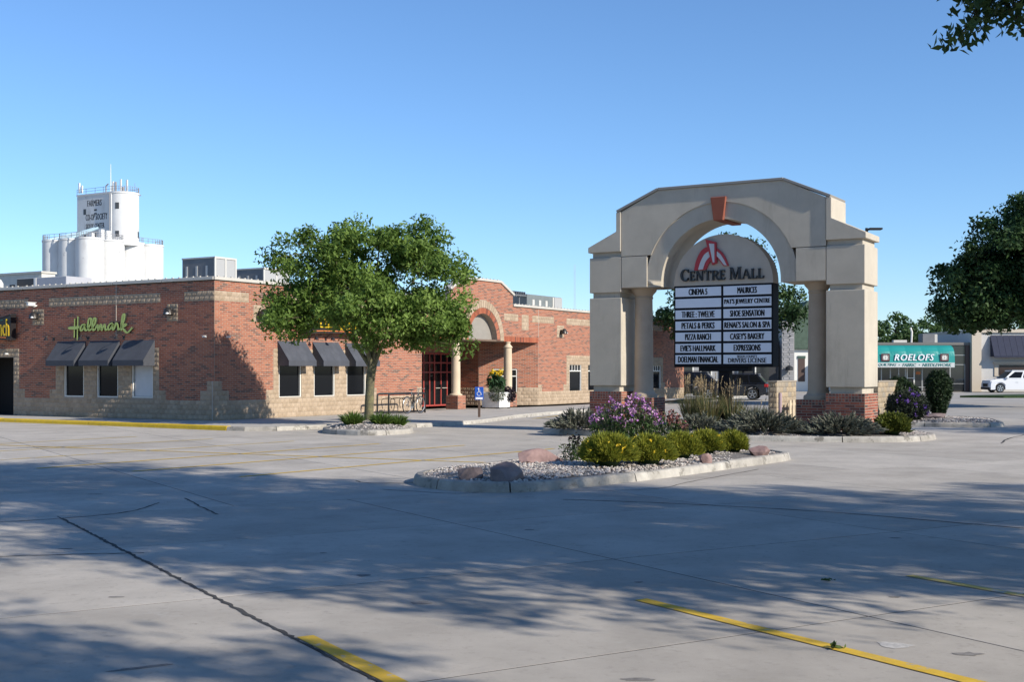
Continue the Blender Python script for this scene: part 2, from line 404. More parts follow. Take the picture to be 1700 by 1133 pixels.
def curb_run(pts, parent, closed=False, w_=.16, h=.15, m=CURB, per=6, z=LOT, inward=1, batter=.035, gap=.012):
    """Kerb stones along a line: separate lengths with open joints, the outer face battered and the top rounded."""
    n = len(pts); seq = list(range(n)) + ([0] if closed else [])
    def nrm(i):
        a = Vector(pts[(i-1) % n] if closed else pts[max(i-1,0)]); b = Vector(pts[(i+1) % n] if closed else pts[min(i+1,n-1)])
        d = (b-a).normalized(); return Vector((-d.y, d.x))*inward
    prof = [(0,-.04),(0,0),(batter*.55,h*.65),(batter,h*.88),(batter+.03,h),(w_,h),(w_,-.02)]
    for s in range(0, len(seq)-1, per):
        run = seq[s:s+per+1]
        if len(run) < 2: continue
        vs = []; dz = rnd.uniform(-.008,.008); dn = rnd.uniform(-.006,.006)
        for q, i in enumerate(run):
            p = Vector(pts[i]); nn = nrm(i)
            if q == 0: p = p + (Vector(pts[run[1]])-p).normalized()*gap
            if q == len(run)-1: p = p + (Vector(pts[run[-2]])-p).normalized()*gap
            for a, b in prof: vs.append((p.x+nn.x*(a+dn+rnd.uniform(-.004,.004)), p.y+nn.y*(a+dn), z+b+dz+rnd.uniform(-.004,.004)))
        k = len(prof); fs = []
        for q in range(len(run)-1):
            for j in range(k-1): fs.append((q*k+j, (q+1)*k+j, (q+1)*k+j+1, q*k+j+1) if inward > 0 else (q*k+j+1, (q+1)*k+j+1, (q+1)*k+j, q*k+j))
        fs += [tuple(range(k)), tuple(range((len(run)-1)*k, len(run)*k))[::-1]]
        MB().add(vs, fs).build('curb_stone', m, parent)
def pebbles(P, n, zfun, smin, smax, parent):
    xs = [p[0] for p in P]; ys = [p[1] for p in P]
    base = np.array([(1,0,0),(-.5,.8,0),(-.6,-.7,0),(.1,.1,.75),(.5,.55,.45),(.45,-.6,.4)])
    F = np.array([(0,4,3),(4,1,3),(1,2,3),(2,5,3),(5,0,3),(0,1,4),(0,5,2)])
    pts = []
    while len(pts) < n:
        x, y = rnd.uniform(min(xs),max(xs)), rnd.uniform(min(ys),max(ys))
        if inside(P, x, y): pts.append((x, y, zfun(x, y)))
    pts = np.array(pts); a = nr.uniform(0,6.28,n); s = nr.uniform(smin,smax,n)[:,None,None]
    ca, sa = np.cos(a), np.sin(a)
    B = base*np.array([1,.8,.8]); V = np.empty((n,6,3))
    V[:,:,0] = B[:,0]*ca[:,None]-B[:,1]*sa[:,None]; V[:,:,1] = B[:,0]*sa[:,None]+B[:,1]*ca[:,None]; V[:,:,2] = B[:,2]
    V = V*s*nr.uniform(.75,1.25,(n,6,1)) + pts[:,None,:]
    idx = (F[None] + (np.arange(n)*6)[:,None,None]).reshape(-1,3)
    me = bpy.data.meshes.new('gravel'); me.from_pydata(V.reshape(-1,3).tolist(), [], idx.tolist())
    t = me.attributes.new('tone','FLOAT','FACE'); t.data.foreach_set('value', np.repeat(nr.uniform(0,1,n), len(F)).astype(np.float32))
    me.materials.append(GRAVEL); return link('gravel', me, parent, kind='stuff')
def ccw(P):
    n = len(P); return P if sum(P[i][0]*P[(i+1)%n][1]-P[(i+1)%n][0]*P[i][1] for i in range(n)) > 0 else P[::-1]
def island(P, mound, npeb, smin, smax, per=5, h=.15):
    P = smooth_poly(ccw(P), 4); inn = offset_poly(P, .14); c = sum(inn, Vector((0,0)))/len(inn)
    rings = [(1.0,0),(.75,.55),(.4,.9),(.05,1)]
    vs = [(c.x+(p.x-c.x)*k, c.y+(p.y-c.y)*k, LOT+h-.03+mound*e) for k, e in rings for p in inn]; n = len(inn)
    fs = [(r*n+i, r*n+(i+1)%n, (r+1)*n+(i+1)%n, (r+1)*n+i) for r in range(3) for i in range(n)] + [tuple(range(3*n,4*n))]
    o = struct(MB().add(vs, fs).build('planting_island', SOIL, smooth=True))
    curb_run(P, o, True, per=per, h=h)
    ip = [(p.x,p.y) for p in inn]
    def zf(x, y):
        lo, hi = 0, 1
        dv = Vector((x-c.x, y-c.y)); best = 1
        for p in inn:
            pv = Vector((p.x-c.x, p.y-c.y))
            if dv.length > 0 and dv.normalized().dot(pv.normalized()) > .985: best = min(1, dv.length/pv.length); break
        return LOT+h-.03+mound*np.interp(best, [0,.4,.75,1], [1,.9,.55,0])
    pebbles(ip, npeb, zf, smin, smax, o)
    return o, zf
isl_near, z_near = island([(-1.62,20.4),(-1.35,19.2),(-.46,18.45),(.55,18.72),(2.55,20.85),(4.1,22.9),(5.55,24.85),(5.75,25.7),(5.2,26.6),(3.6,26.6),(1.6,25.9),(.2,23.8),(-1.0,21.9)], .09, 9000, .018, .05)
isl_arch, z_arch = island([(.95,37.0),(1.25,35.8),(2.4,34.2),(4,33.15),(6,32.2),(8.5,31.45),(10.3,31.6),(11.45,33.0),(11.5,34.8),(9.8,36.7),(6.5,39.0),(4,40.2),(2.2,39.8)], .16, 8000, .02, .055)
isl_tree, z_tree = island([(-5.75,37.0),(-5.35,35.6),(-4.1,34.75),(-3.2,35.4),(-2.95,36.6),(-3.3,38.4),(-4.0,39.2),(-5.1,39.0),(-5.7,38.2)], .20, 2600, .02, .05)
isl_east, z_east = island([(12.2,41.0),(13.2,40.5),(15.0,39.9),(16.1,40.2),(16.6,41.4),(17.2,44),(16.4,47),(14,47.5),(12.4,46),(12.0,43)], .08, 3500, .025, .06)

# pavement along the mall
walk_edge = [(-30,51.6),(-24,47.9),(-18.5,44.2),(-14.4,41.6),(-11.5,39.6),(-8.8,37.7),(-8.2,37.45),(-7.2,37.5),(-6.4,38.4),(-5.9,39.2),(-4.6,39.55),(-3.1,39.75),(-2.0,41.2),(-1.25,42.8),(-.5,45.2),(.2,48),(1.6,51.6),(3.5,55.4),(5.5,60),(7.8,66),(10.4,73),(13.4,81),(16.5,90)]
mall_back = [(20,96),(14,80),(2,60),(-10,45),(-20,52),(-30,60)]
wk = struct(MB().prism(walk_edge + mall_back, -.16, -.004).build('sidewalk', WALK))
e1 = [Vector(p) for p in walk_edge]
def dens(P, k):
    out = []
    for a, b in zip(P[:-1], P[1:]):
        out += [tuple(Vector(a).lerp(Vector(b), i/k)) for i in range(k)]
    return out + [tuple(P[-1])]
curb_run(dens([Vector(p) - Vector((0,.06)) for p in walk_edge[:6]], 4), wk, m=YCURB, per=4, h=.14, w_=.2)
curb_run(dens([Vector(p) - Vector((0,.06)) for p in walk_edge[5:11]], 2), wk, per=2, h=.13, w_=.2)
curb_run(dens([Vector(p) - Vector((0,.06)) for p in walk_edge[10:]], 3), wk, per=3, h=.13, w_=.2)
YC2 = []
for a, b in [((.1,47.2),(1.3,50.6)), ((2.2,53.0),(3.3,55.2))]:
    stripe((a[0]+.7,a[1]),(b[0]+.7,b[1]), .14, YFADE, LOT+.003)

# ================================================================== MALL
BR = [(.115,.06,.046),(.23,.075,.046),(.31,.094,.051),(.36,.114,.06),(.40,.14,.074),(.32,.098,.053),(.365,.118,.062)]
BRICK_J = mat('brick', BR[2], .9, tone=BR, var=.16, scale=14, bump=.25, bscale=70)
BRICK_O = mat('brick_single', BR[2], .9, objrand=BR, var=.16, scale=14, bump=.25, bscale=70)
BL = [(.33,.25,.172),(.375,.287,.2),(.42,.325,.232)]
BLOCK_J = mat('split_block', BL[1], .95, tone=BL, var=.10, scale=9, bump=.5, bscale=45)
BLOCK_O = mat('split_block_single', BL[1], .95, objrand=BL, var=.10, scale=9, bump=.5, bscale=45)
MORTAR = mat('mortar', (.34,.28,.22), .95, var=.1, scale=6)
COPING = mat('coping_metal', (.50,.47,.41), .45, var=.06, spec=.5)
GLASS = mat('dark_glass', (.008,.009,.011), .06, spec=.16)
FRAME_W = mat('white_frame', (.72,.70,.64), .5)
BLACK = mat('black_metal', (.02,.02,.022), .45, spec=.4)
RED = mat('red_frame', (.33,.055,.045), .5, spec=.4)
STUCCO = mat('cream_stucco', (.56,.45,.32), .9, var=.06, scale=2, bump=.15, bscale=90)
STUC_W = mat('pale_stucco', (.55,.50,.41), .9, var=.05, bump=.1)

mall = thing('mall_building', 'long low red brick mall with tan block base, arched entrance gable and corner at left', 'building', (*CORNER, 0), UA)
CH, BLN = .068, .255
def subtract(iv, a, b):
    out = []
    for x0, x1 in iv:
        if b <= x0 or a >= x1: out.append((x0, x1)); continue
        if a > x0: out.append((x0, a))
        if b < x1: out.append((b, x1))
    return out
def lay_wall(x0, x1, topf, holes, stones, z0=0.0, ch=CH, bl=BLN, mortar=.012):
    """returns bricks [(a,b,za,zb)], backing strips [(a,b,za,zb)]. holes: (a,b,za,zb) or f(z)->(a,b)|None; topf(x-range) as f(z)->list of intervals."""
    bricks, back = [], []
    z = z0; c = 0
    while True:
        zm = z + ch/2; iv = topf(zm)
        if not iv: break
        for h in holes:
            r = h(zm) if callable(h) else ((h[0], h[1]) if h[2] <= zm < h[3] else None)
            if r: iv = subtract(iv, *r)
        back += [(a, b, z, z+ch) for a, b in iv]
        for s in stones:
            if s[2] <= zm < s[3]: iv = subtract(iv, s[0], s[1])
        off = (bl/2 if c % 2 else 0)
        for a, b in iv:
            k = math.floor((a-off)/bl)
            while True:
                p, q = off + k*bl, off + (k+1)*bl; k += 1
                if p >= b: break
                p, q = max(p, a), min(q, b)
                if q-p > .03: bricks.append((p+mortar/2, q-mortar/2, z+mortar/2, z+ch-mortar/2))
        z += ch; c += 1
    return bricks, back
def stone_cells(rects, holes):
    out = []
    for a, b, za, zb in rects:
        nz = max(1, round((zb-za)/.17)); hz = (zb-za)/nz; nx = max(1, round((b-a)/.25))
        for r in range(nz):
            zl, zh = za+r*hz, za+(r+1)*hz; iv = [(a, b)]
            for h in holes:
                q = h((zl+zh)/2) if callable(h) else ((h[0], h[1]) if h[2] <= (zl+zh)/2 < h[3] else None)
                if q: iv = subtract(iv, *q)
            for p, q in iv:
                n = max(1, round((q-p)/.25)); ln = (q-p)/n; o = 0 if r % 2 == 0 else ln/2
                e = [p] + [p+o+i*ln for i in range(0 if o else 1, n+ (0 if o else 0)) if p < p+o+i*ln < q] + [q]
                for s, t in zip(e[:-1], e[1:]):
                    if t-s > .03: out.append((s+.005, t-.005, zl+.005, zh-.005))
    return out
# frames of the two fronts in mall space: (along, out, z) -> local xyz
F_R = lambda a, o, z: (a, -o, z)
F_L = lambda a, o, z: (-o, a, z)
SP0, SP1 = Vector((22.62, 0)), Vector((20.56, 2.24)); SPL = (SP1-SP0).length; SPD = (SP1-SP0)/SPL; SPN = Vector((SPD.y, -SPD.x))
if SPN.y > 0: SPN = -SPN
F_S = lambda a, o, z: (SP0.x+SPD.x*a+SPN.x*o, SP0.y+SPD.y*a+SPN.y*o, z)
DY = 3.5
F_B = lambda a, o, z: (a, DY-o, z)
F_V = lambda a, o, z: (20.56-o, a, z)
all_bricks, all_blocks, backs = [], [], []
def add_wall(F, x0, x1, topf, holes, stones, flip, z0=0.0):
    br, bk = lay_wall(x0, x1, topf, holes, stones, z0)
    all_bricks.extend((F, flip, b) for b in br); all_blocks.extend((F, flip, b) for b in stone_cells(stones, holes))
    backs.extend((F, flip, b) for b in bk)
TOP = 4.86
AX, AZ0 = 17.4, 3.15          # centre of the entrance arch
def top_R(z):
    if z < TOP: return [(0, 41.4)]
    if z < 5.36: return [(14.68, 20.12)]
    if z < 5.92:
        d = (z-5.36)/.56*1.18; return [(14.68+d, 20.12-d)]
    return []
def ring_hole(r):
    return lambda z: (AX-math.sqrt(r*r-(z-AZ0)**2), AX+math.sqrt(r*r-(z-AZ0)**2)) if AZ0 <= z < AZ0+r-.01 else None
winR = [(3.29,4.54),(5.27,6.52),(7.26,8.49)]
hR = [(12.42,22.62,-1,3.13)] + [(a,b,.72,2.5) for a, b in winR] + [(25.96,27.32,.62,2.08),(28.1,29.46,.62,2.08),(36.46,37.8,.62,2.08)] + [ring_hole(1.25)]
sR = [(0,12.42,0,.68),(0,.34,1.02,1.36),(0,.69,.68,1.02),(2.61,9.2,.68,1.02),(2.99,8.85,1.02,2.55),(12.06,12.42,.68,1.02),
      (22.62,41.4,0,.68),(22.62,23.0,.68,1.02),(25.3,30.1,.68,1.02),(25.63,29.8,1.02,2.55),(35.8,38.4,.68,1.02),(36.13,38.1,1.02,2.55),
      (0,1.69,4.148,4.488),(3.05,9.2,4.148,4.488),(1.95,2.5,3.47,4.08),(9.75,10.3,3.47,4.08),(11.0,13.2,4.148,4.488),(14.1,15.5,4.148,4.488),
      (19.3,20.62,4.148,4.488),(20.98,21.64,3.74,4.488),(22.02,24.25,4.148,4.488),(24.6,25.33,3.47,4.08),(25.63,31.2,4.148,4.488),(32.4,38,4.148,4.488)]
# the two voussoir rings of the arch take the brick's place
add_wall(F_R, 0, 41.4, top_R, hR + [ring_hole(1.87)], sR, False)
winL = [(6.61,7.7),(4.78,5.9),(2.99,4.06)]
hL = [(a,b,.74,2.5) for a, b in winL] + [(10.62,13.6,-1,2.25)]
sL = [(0,10.62,0,.68),(0,.34,1.02,1.36),(0,.66,.68,1.02),(2.35,8.5,.68,1.02),(2.68,8.16,1.02,2.55),(9.95,10.62,.68,1.02),(10.28,10.62,1.02,2.25),(10.28,14.2,2.25,2.59),
      (0,1.43,4.148,4.488),(2.61,8.55,4.148,4.488),(9.75,16,4.148,4.488),(1.74,2.27,3.47,4.08),(8.84,9.49,3.47,4.08)]
add_wall(F_L, 0, 20, lambda z: [(0, 20)] if z < TOP else [], hL, sL, True)
add_wall(F_S, 0, SPL, lambda z: [(0, SPL)] if z < 3.13 else [], [(1.08,2.35,.62,1.82)], [(0,SPL,0,.68),(0,SPL,.68,.885)], True)
add_wall(F_V, 2.24, DY, lambda z: [(2.24, DY)] if z < 3.13 else [], [], [(2.24,DY,0,.885)], True)
add_wall(F_B, 12.42, 20.56, lambda z: [(12.42, 20.56)] if z < 3.13 else [], [(15.2,20.2,-1,2.55)], [(12.42,15.2,0,.885)], False)
# backing (mortar) with the openings left open
mb = MB()
for F, fl, (a, b, za, zb) in backs:
    q = [F(a,0,za), F(b,0,za), F(b,0,zb), F(a,0,zb)]
    mb.add(q if not fl else q[::-1], [(0,1,2,3)])
mb.build('wall', MORTAR, mall)
campos = Vector((0,0,1.7)); Mm = Matrix.Translation((*CORNER,0)) @ Matrix.Rotation(UA, 4, 'Z')
def brick_verts(F, a, b, za, zb, o, ch=.004):
    return [F(a,-.03,za),F(b,-.03,za),F(b,-.03,zb),F(a,-.03,zb), F(a+ch,o,za+ch),F(b-ch,o,za+ch),F(b-ch,o,zb-ch),F(a+ch,o,zb-ch)]
BF = [(4,5,6,7),(0,1,5,4),(1,2,6,5),(2,3,7,6),(3,0,4,7)]
BFf = [f[::-1] for f in BF]
def split_block(F, a, b, za, zb, fl, mb, seed, amp=.016):
    r = random.Random(seed); nx, nz = 4, 3; vs = []
    for j in range(nz+1):
        for i in range(nx+1):
            e = i in (0, nx) or j in (0, nz)
            vs.append(F(a+(b-a)*i/nx, .004 if e else .012+amp*r.random(), za+(zb-za)*j/nz))
    k = nx+1; fs = [(j*k+i, j*k+i+1, (j+1)*k+i+1, (j+1)*k+i) for j in range(nz) for i in range(nx)]
    n0 = len(vs); vs += [F(a,-.03,za),F(b,-.03,za),F(b,-.03,zb),F(a,-.03,zb)]
    fs += [tuple([n0, n0+1] + [i for i in range(nx, -1, -1)]), tuple([n0+1, n0+2] + [j*k+nx for j in range(nz, -1, -1)]),
           tuple([n0+2, n0+3] + [nz*k+i for i in range(0, nx+1)]), tuple([n0+3, n0] + [j*k for j in range(0, nz+1)])]
    mb.add(vs, fs if not fl else [f[::-1] for f in fs], r.random())
def emit_pieces(items, single, maker, name, mo, mj, parent, M):
    def dist(it):
        F, fl, (a, b, za, zb) = it; return (M @ Vector(F((a+b)/2, 0, (za+zb)/2)) - campos).length / max(.05,(b-a))**.3
    items = sorted(items, key=dist); cache = {}
    for n_, (F, fl, q) in enumerate(items[:single]):
        a, b, za, zb = q; key = (id(F), round(b-a,3), round(zb-za,3), n_ % 3)
        if key not in cache:
            m1 = MB(); G = lambda p, o, z, F=F: tuple(Vector(F(p,o,z)) - Vector(F(0,0,0)))
            maker(G, fl, (0, b-a, 0, zb-za), m1, n_); cache[key] = m1.mesh(name, mo)
        link(name, cache[key], parent, F(a, 0, za))
    m2 = MB()
    for n_, (F, fl, q) in enumerate(items[single:]): maker(F, fl, q, m2, n_+9999)
    if m2.v: m2.build(name+'work', mj, parent, kind='stuff')
def mk_brick(F, fl, q, mb, n_):
    mb.add(brick_verts(F, *q, .0035+.0015*((n_*7919) % 5)/5), BFf if fl else BF, random.Random(n_*31+7).random())
def mk_block(F, fl, q, mb, n_): split_block(F, *q, fl, mb, n_)
emit_pieces(all_bricks, 300, mk_brick, 'brick', BRICK_O, BRICK_J, mall, Mm)
emit_pieces(all_blocks, 300, mk_block, 'block', BLOCK_O, BLOCK_J, mall, Mm)
# arch rings of the entrance: brick inner ring, block outer ring, then soldier course and lintel
def ring(r0, r1, n, out, mj, name):
    mb = MB()
    for i in range(n):
        a0, a1 = math.pi*i/n+.006, math.pi*(i+1)/n-.006
        P = [(AX+r*math.cos(a), AZ0+r*math.sin(a)) for r, a in ((r0+.004,a0),(r1-.004,a0),(r1-.004,a1),(r0+.004,a1))]
        mb.prism(P, .06, -out, 'y', rnd.random())
    return mb.build(name, mj, mall)
mb = MB()
N_ = 40
P = [(AX+1.9*math.cos(math.pi*i/N_), AZ0+1.9*math.sin(math.pi*i/N_)) for i in range(N_+1)]; Q = [(AX+1.25*math.cos(math.pi*i/N_), AZ0+1.25*math.sin(math.pi*i/N_)) for i in range(N_+1)]
for i in range(N_):
    mb.add([(*q[:1], -.001, q[1]) for q in (P[i], P[i+1], Q[i+1], Q[i])], [(0,1,2,3)])
    mb.add([(Q[i][0],-.001,Q[i][1]),(Q[i+1][0],-.001,Q[i+1][1]),(Q[i+1][0],.35,Q[i+1][1]),(Q[i][0],.35,Q[i][1])], [(0,1,2,3)])
mb.build('arch_reveal', MORTAR, mall)
ring(1.25, 1.52, 52, .012, BRICK_J, 'arch_brick_ring'); ring(1.53, 1.87, 28, .02, BLOCK_J, 'arch_block_ring')
mb = MB()
for i in range(int(10.2/.085)):
    x = 12.42+i*.085
    if not (AX-1.9 < x+.04 < AX+1.9): mb.box(x+.006, x+.079, -.014, .03, 3.135, 3.39, rnd.random())
mb.box(12.42, AX-1.88, -.004, .03, 3.13, 3.395); mb.box(AX+1.88, 22.62, -.004, .03, 3.13, 3.395); mb.build('soldier_course', BRICK_J, mall)
MB().add([(AX+1.3*math.cos(math.pi*i/32), .3, AZ0+1.3*math.sin(math.pi*i/32)) for i in range(33)], [tuple(range(33))]).build('tympanum', mat('grey_stucco', (.27,.25,.22), .9, var=.06), mall)
MB().box(12.42, 22.7, .03, DY+.2, 3.12, 3.2).build('soffit', mat('soffit_brown', (.16,.11,.08), .8), mall)
mb = MB(); mb.add([(12.42,0,0),(12.42,DY,0),(12.42,DY,3.13),(12.42,0,3.13)], [(0,1,2,3)]); mb.build('return_wall', MORTAR, mall)
# roof and copings
mb = MB(); mb.add([(.3,.3,4.45),(41.2,.3,4.45),(41.2,20,4.45),(.3,20,4.45)], [(0,1,2,3)])
mb.add([(.3,.3,4.45),(.3,20,4.45),(.3,20,4.9),(.3,.3,4.9)], [(0,1,2,3)]); mb.add([(.3,.3,4.45),(41.4,.3,4.45),(41.4,.3,4.9),(.3,.3,4.9)], [(0,1,2,3)])
mb.add([(41.4,0,0),(41.4,20,0),(41.4,20,4.9),(41.4,0,4.9)], [(0,1,2,3)]); mb.add([(0,20,0),(41.4,20,0),(41.4,20,4.9),(0,20,4.9)], [(0,1,2,3)])
mb.build('roof', mat('roof_membrane', (.35,.34,.33), .9), mall)
def coping(p, q, name='coping'):
    """p,q local (x,y,z); lengths of bent sheet with a drip lip and small cleats."""
    p, q = Vector(p), Vector(q); d = (q-p).normalized(); L = (q-p).length; n = max(1, round(L/2.4))
    ang_ = math.atan2(d.y, d.x)
    for i in range(n):
        m = MB(); l = L/n
        m.bevbox(.006, l-.006, -.07, .34, 0, .115, .012)
        k = int(l/.33)
        for j in range(k): m.box(.16+j*.33, .22+j*.33, -.055, .0, .115, .15)
        s = p + d*(i*l); o = m.build(name, COPING, mall, s, (0, -math.asin(d.z), ang_))
coping((-.05,0,TOP), (14.68,0,TOP)); coping((20.12,0,TOP), (41.45,0,TOP))
coping((20.09,0,5.36), (20.13,0,5.36)) if False else None
for a, b in [((14.62,0,5.36),(15.88,0,5.93)), ((15.84,0,5.92),(18.96,0,5.92)), ((18.92,0,5.93),(20.18,0,5.36))]: coping(a, b)
MB().box(14.66, 20.14, .05, .3, 4.5, 5.37).add([(14.66,.3,5.37),(15.86,.3,5.92),(18.94,.3,5.92),(20.14,.3,5.37)], [(0,1,2,3)]).build('gable_back', MORTAR, mall)
p, q = Vector((0,20,TOP)), Vector((0,0,TOP))
for i in range(8):
    m = MB(); l = 20/8; m.bevbox(.006, l-.006, -.07, .34, 0, .115, .012)
    for j in range(7): m.box(.16+j*.33, .22+j*.33, -.055, 0, .115, .15)
    m.build('coping', COPING, mall, (0, 20-i*l+ (0 if i < 7 else 0), TOP), (0,0,-math.pi/2))
# movement joints
mb = MB()
for x in (22.62, 31.6): mb.box(x-.012, x+.012, -.016, .02, .9 if x > 23 else 3.42, TOP-.005)
mb.box(-.018, .02, 4.85, 4.874, 3.0, TOP-.005); mb.box(-.03,-.005,.06,.09,.02,1.36); mb.build('movement_joint', mat('joint_sealant', (.45,.40,.34), .8), mall)

def window(F, fl, a, b, za, zb, lites=0, trim=.05, sash=None, depth=.09):
    """frame > pane and muntins, set back in the opening"""
    fm = MB()
    def bx(m, p, q, o0, o1, z0, z1):
        vs = [F(p,o0,z0),F(q,o0,z0),F(q,o0,z1),F(p,o0,z1),F(p,o1,z0),F(q,o1,z0),F(q,o1,z1),F(p,o1,z1)]
        fs = [(4,5,6,7),(0,1,5,4),(1,2,6,5),(2,3,7,6),(3,0,4,7)]
        m.add(vs, fs if not fl else [f[::-1] for f in fs])
    bx(fm, a, a+trim, -.14, -.02, za, zb); bx(fm, b-trim, b, -.14, -.02, za, zb)
    bx(fm, a+trim, b-trim, -.14, -.015, za, za+trim); bx(fm, a+trim, b-trim, -.14, -.02, zb-trim, zb)
    w_ = fm.build('window', FRAME_W, mall)
    g = MB(); q = [F(a+trim,-depth,za+trim),F(b-trim,-depth,za+trim),F(b-trim,-depth,zb-trim),F(a+trim,-depth,zb-trim)]
    g.add(q if not fl else q[::-1], [(0,1,2,3)]); g.build('pane', GLASS, w_)
    if lites:
        zt = zb - .36
        m1 = MB(); bx(m1, a+trim, b-trim, -depth, -.03, zt-.025, zt+.025); m1.build('transom_bar', FRAME_W, w_)
        for i in range(1, lites):
            x = a+trim+(b-a-2*trim)*i/lites; m1 = MB(); bx(m1, x-.018, x+.018, -depth, -.035, zt+.025, zb-trim); m1.build('muntin', FRAME_W, w_)
    return w_
for a, b in winR: window(F_R, False, a, b, .72, 2.5)
window(F_R, False, 25.96, 27.32, .62, 2.08, 4); window(F_R, False, 28.1, 29.46, .62, 2.08, 4); window(F_R, False, 36.46, 37.8, .62, 2.08, 4)
window(F_S, True, 1.08, 2.35, .62, 1.82, 3)
window(F_L, True, 6.61, 7.7, .74, 2.5); window(F_L, True, 4.78, 5.9, .74, 2.5); w3 = window(F_L, True, 2.99, 4.06, .74, 2.5)
# pale sheet hung inside the third window
MB().add([(.085,3.06,.80),(.085,3.06,2.4),(.085,3.99,2.4),(.085,3.99,.80)], [(0,1,2,3)]).build('window_sheet', mat('window_sheet', (.52,.52,.53), .35, var=.06, scale=3, spec=.5), mall)
# reveals of openings
mb = MB()
def reveal(F, fl, a, b, za, zb, d=.16):
    for q in ([F(a,0,za),F(a,-d,za),F(a,-d,zb),F(a,0,zb)], [F(b,-d,za),F(b,0,za),F(b,0,zb),F(b,-d,zb)], [F(a,0,za),F(b,0,za),F(b,-d,za),F(a,-d,za)], [F(a,-d,zb),F(b,-d,zb),F(b,0,zb),F(a,0,zb)]):
        mb.add(q if not fl else q[::-1], [(0,1,2,3)])
for a, b in winR: reveal(F_R, False, a, b, .72, 2.5)
for a, b in ((25.96,27.32),(28.1,29.46),(36.46,37.8)): reveal(F_R, False, a, b, .62, 2.08)
for a, b in winL: reveal(F_L, True, a, b, .74, 2.5)
reveal(F_S, True, 1.08, 2.35, .62, 1.82); mb.build('window_reveal', BLOCK_J, mall)
# dark doorway at the far left of the shaded front
mb = MB(); mb.box(.0, 1.2, 10.62, 13.6, .0, .012); mb.add([(.0,10.62,0),(1.2,10.62,0),(1.2,10.62,2.25),(.0,10.62,2.25)], [(0,1,2,3)])
mb.add([(1.2,10.62,0),(1.2,13.6,0),(1.2,13.6,2.25),(1.2,10.62,2.25)], [(0,1,2,3)]); mb.add([(0,10.62,2.25),(1.2,10.62,2.25),(1.2,13.6,2.25),(0,13.6,2.25)], [(0,1,2,3)])
mb.build('doorway', mat('doorway_dark', (.02,.018,.017), .8), mall)
# red entrance screen with glass doors
dr = MB(); xs = [15.2,15.95,16.65,17.1,17.78,18.22,18.64,19.38,19.55,20.2]
dx = lambda p: p
def rail(m, a, b, z0, z1, o=.05): m.box(a, b, DY-o, DY+.04, z0, z1)
bars = [15.2,16.0,16.8,17.5,18.0,18.42,18.98,19.52,20.14]
for x in bars: rail(dr, x, x+.07, 0, 2.6)
for a, b in zip(bars[:-1], bars[1:]):
    for z in (0.0, 1.62, 2.08, 2.53): rail(dr, a+.07, b, z, z+.075, .045)
ds = dr.build('entrance_screen', RED, mall)
for a, b in zip(bars[:-1], bars[1:]):
    for z0, z1 in ((.075,1.62),(1.695,2.08),(2.155,2.53)):
        MB().add([(a+.07,DY,z0),(b,DY,z0),(b,DY,z1),(a+.07,DY,z1)], [(0,1,2,3)]).build('pane', GLASS, ds)
for x in (17.9, 18.92): MB().box(x-.03, x+.03, DY-.11, DY-.05, .82, 1.06).build('handle', BLACK, ds)
for a, b in ((18.5,18.97),(19.06,19.5)): MB().tube([(a,DY-.075,.88),(b,DY-.075,.88)], .018, 6).build('push_bar', COPING, ds)
# columns of the entrance
def column(x, y):
    c = MB().lathe([(.30,.62),(.30,.66),(.225,.70),(.205,.74),(.205,1.6),(.195,2.55),(.19,2.82),(.225,2.84),(.225,2.88),(.12,3.0),(.10,3.06),(.14,3.07),(.14,3.125)], 28, (x,y,0)).build('column', STUCCO, mall, smooth=40)
    pm = MB(); items = []
    for F, fl, n in ((lambda a,o,z,x=x,y=y: (x-.32+a, y-.32-o, z), False, .64), (lambda a,o,z,x=x,y=y: (x-.32-o, y-.32+a, z), True, .64), (lambda a,o,z,x=x,y=y: (x+.32+o, y-.32+a, z), False, .64), (lambda a,o,z,x=x,y=y: (x-.32+a, y+.32+o, z), True, .64)):
        br, _ = lay_wall(0, n, lambda z: [(0, n)] if z < .61 else [], [], [])
        for i, q in enumerate(br): mk_brick(F, fl, q, pm, i*13+int(x*10))
    pm.build('pedestal_bricks', BRICK_J, c, kind='stuff')
    MB().box(x-.32, x+.32, y-.32, y+.32, 0, .62).build('pedestal', MORTAR, c)
column(15.12, .02); column(19.68, .02)

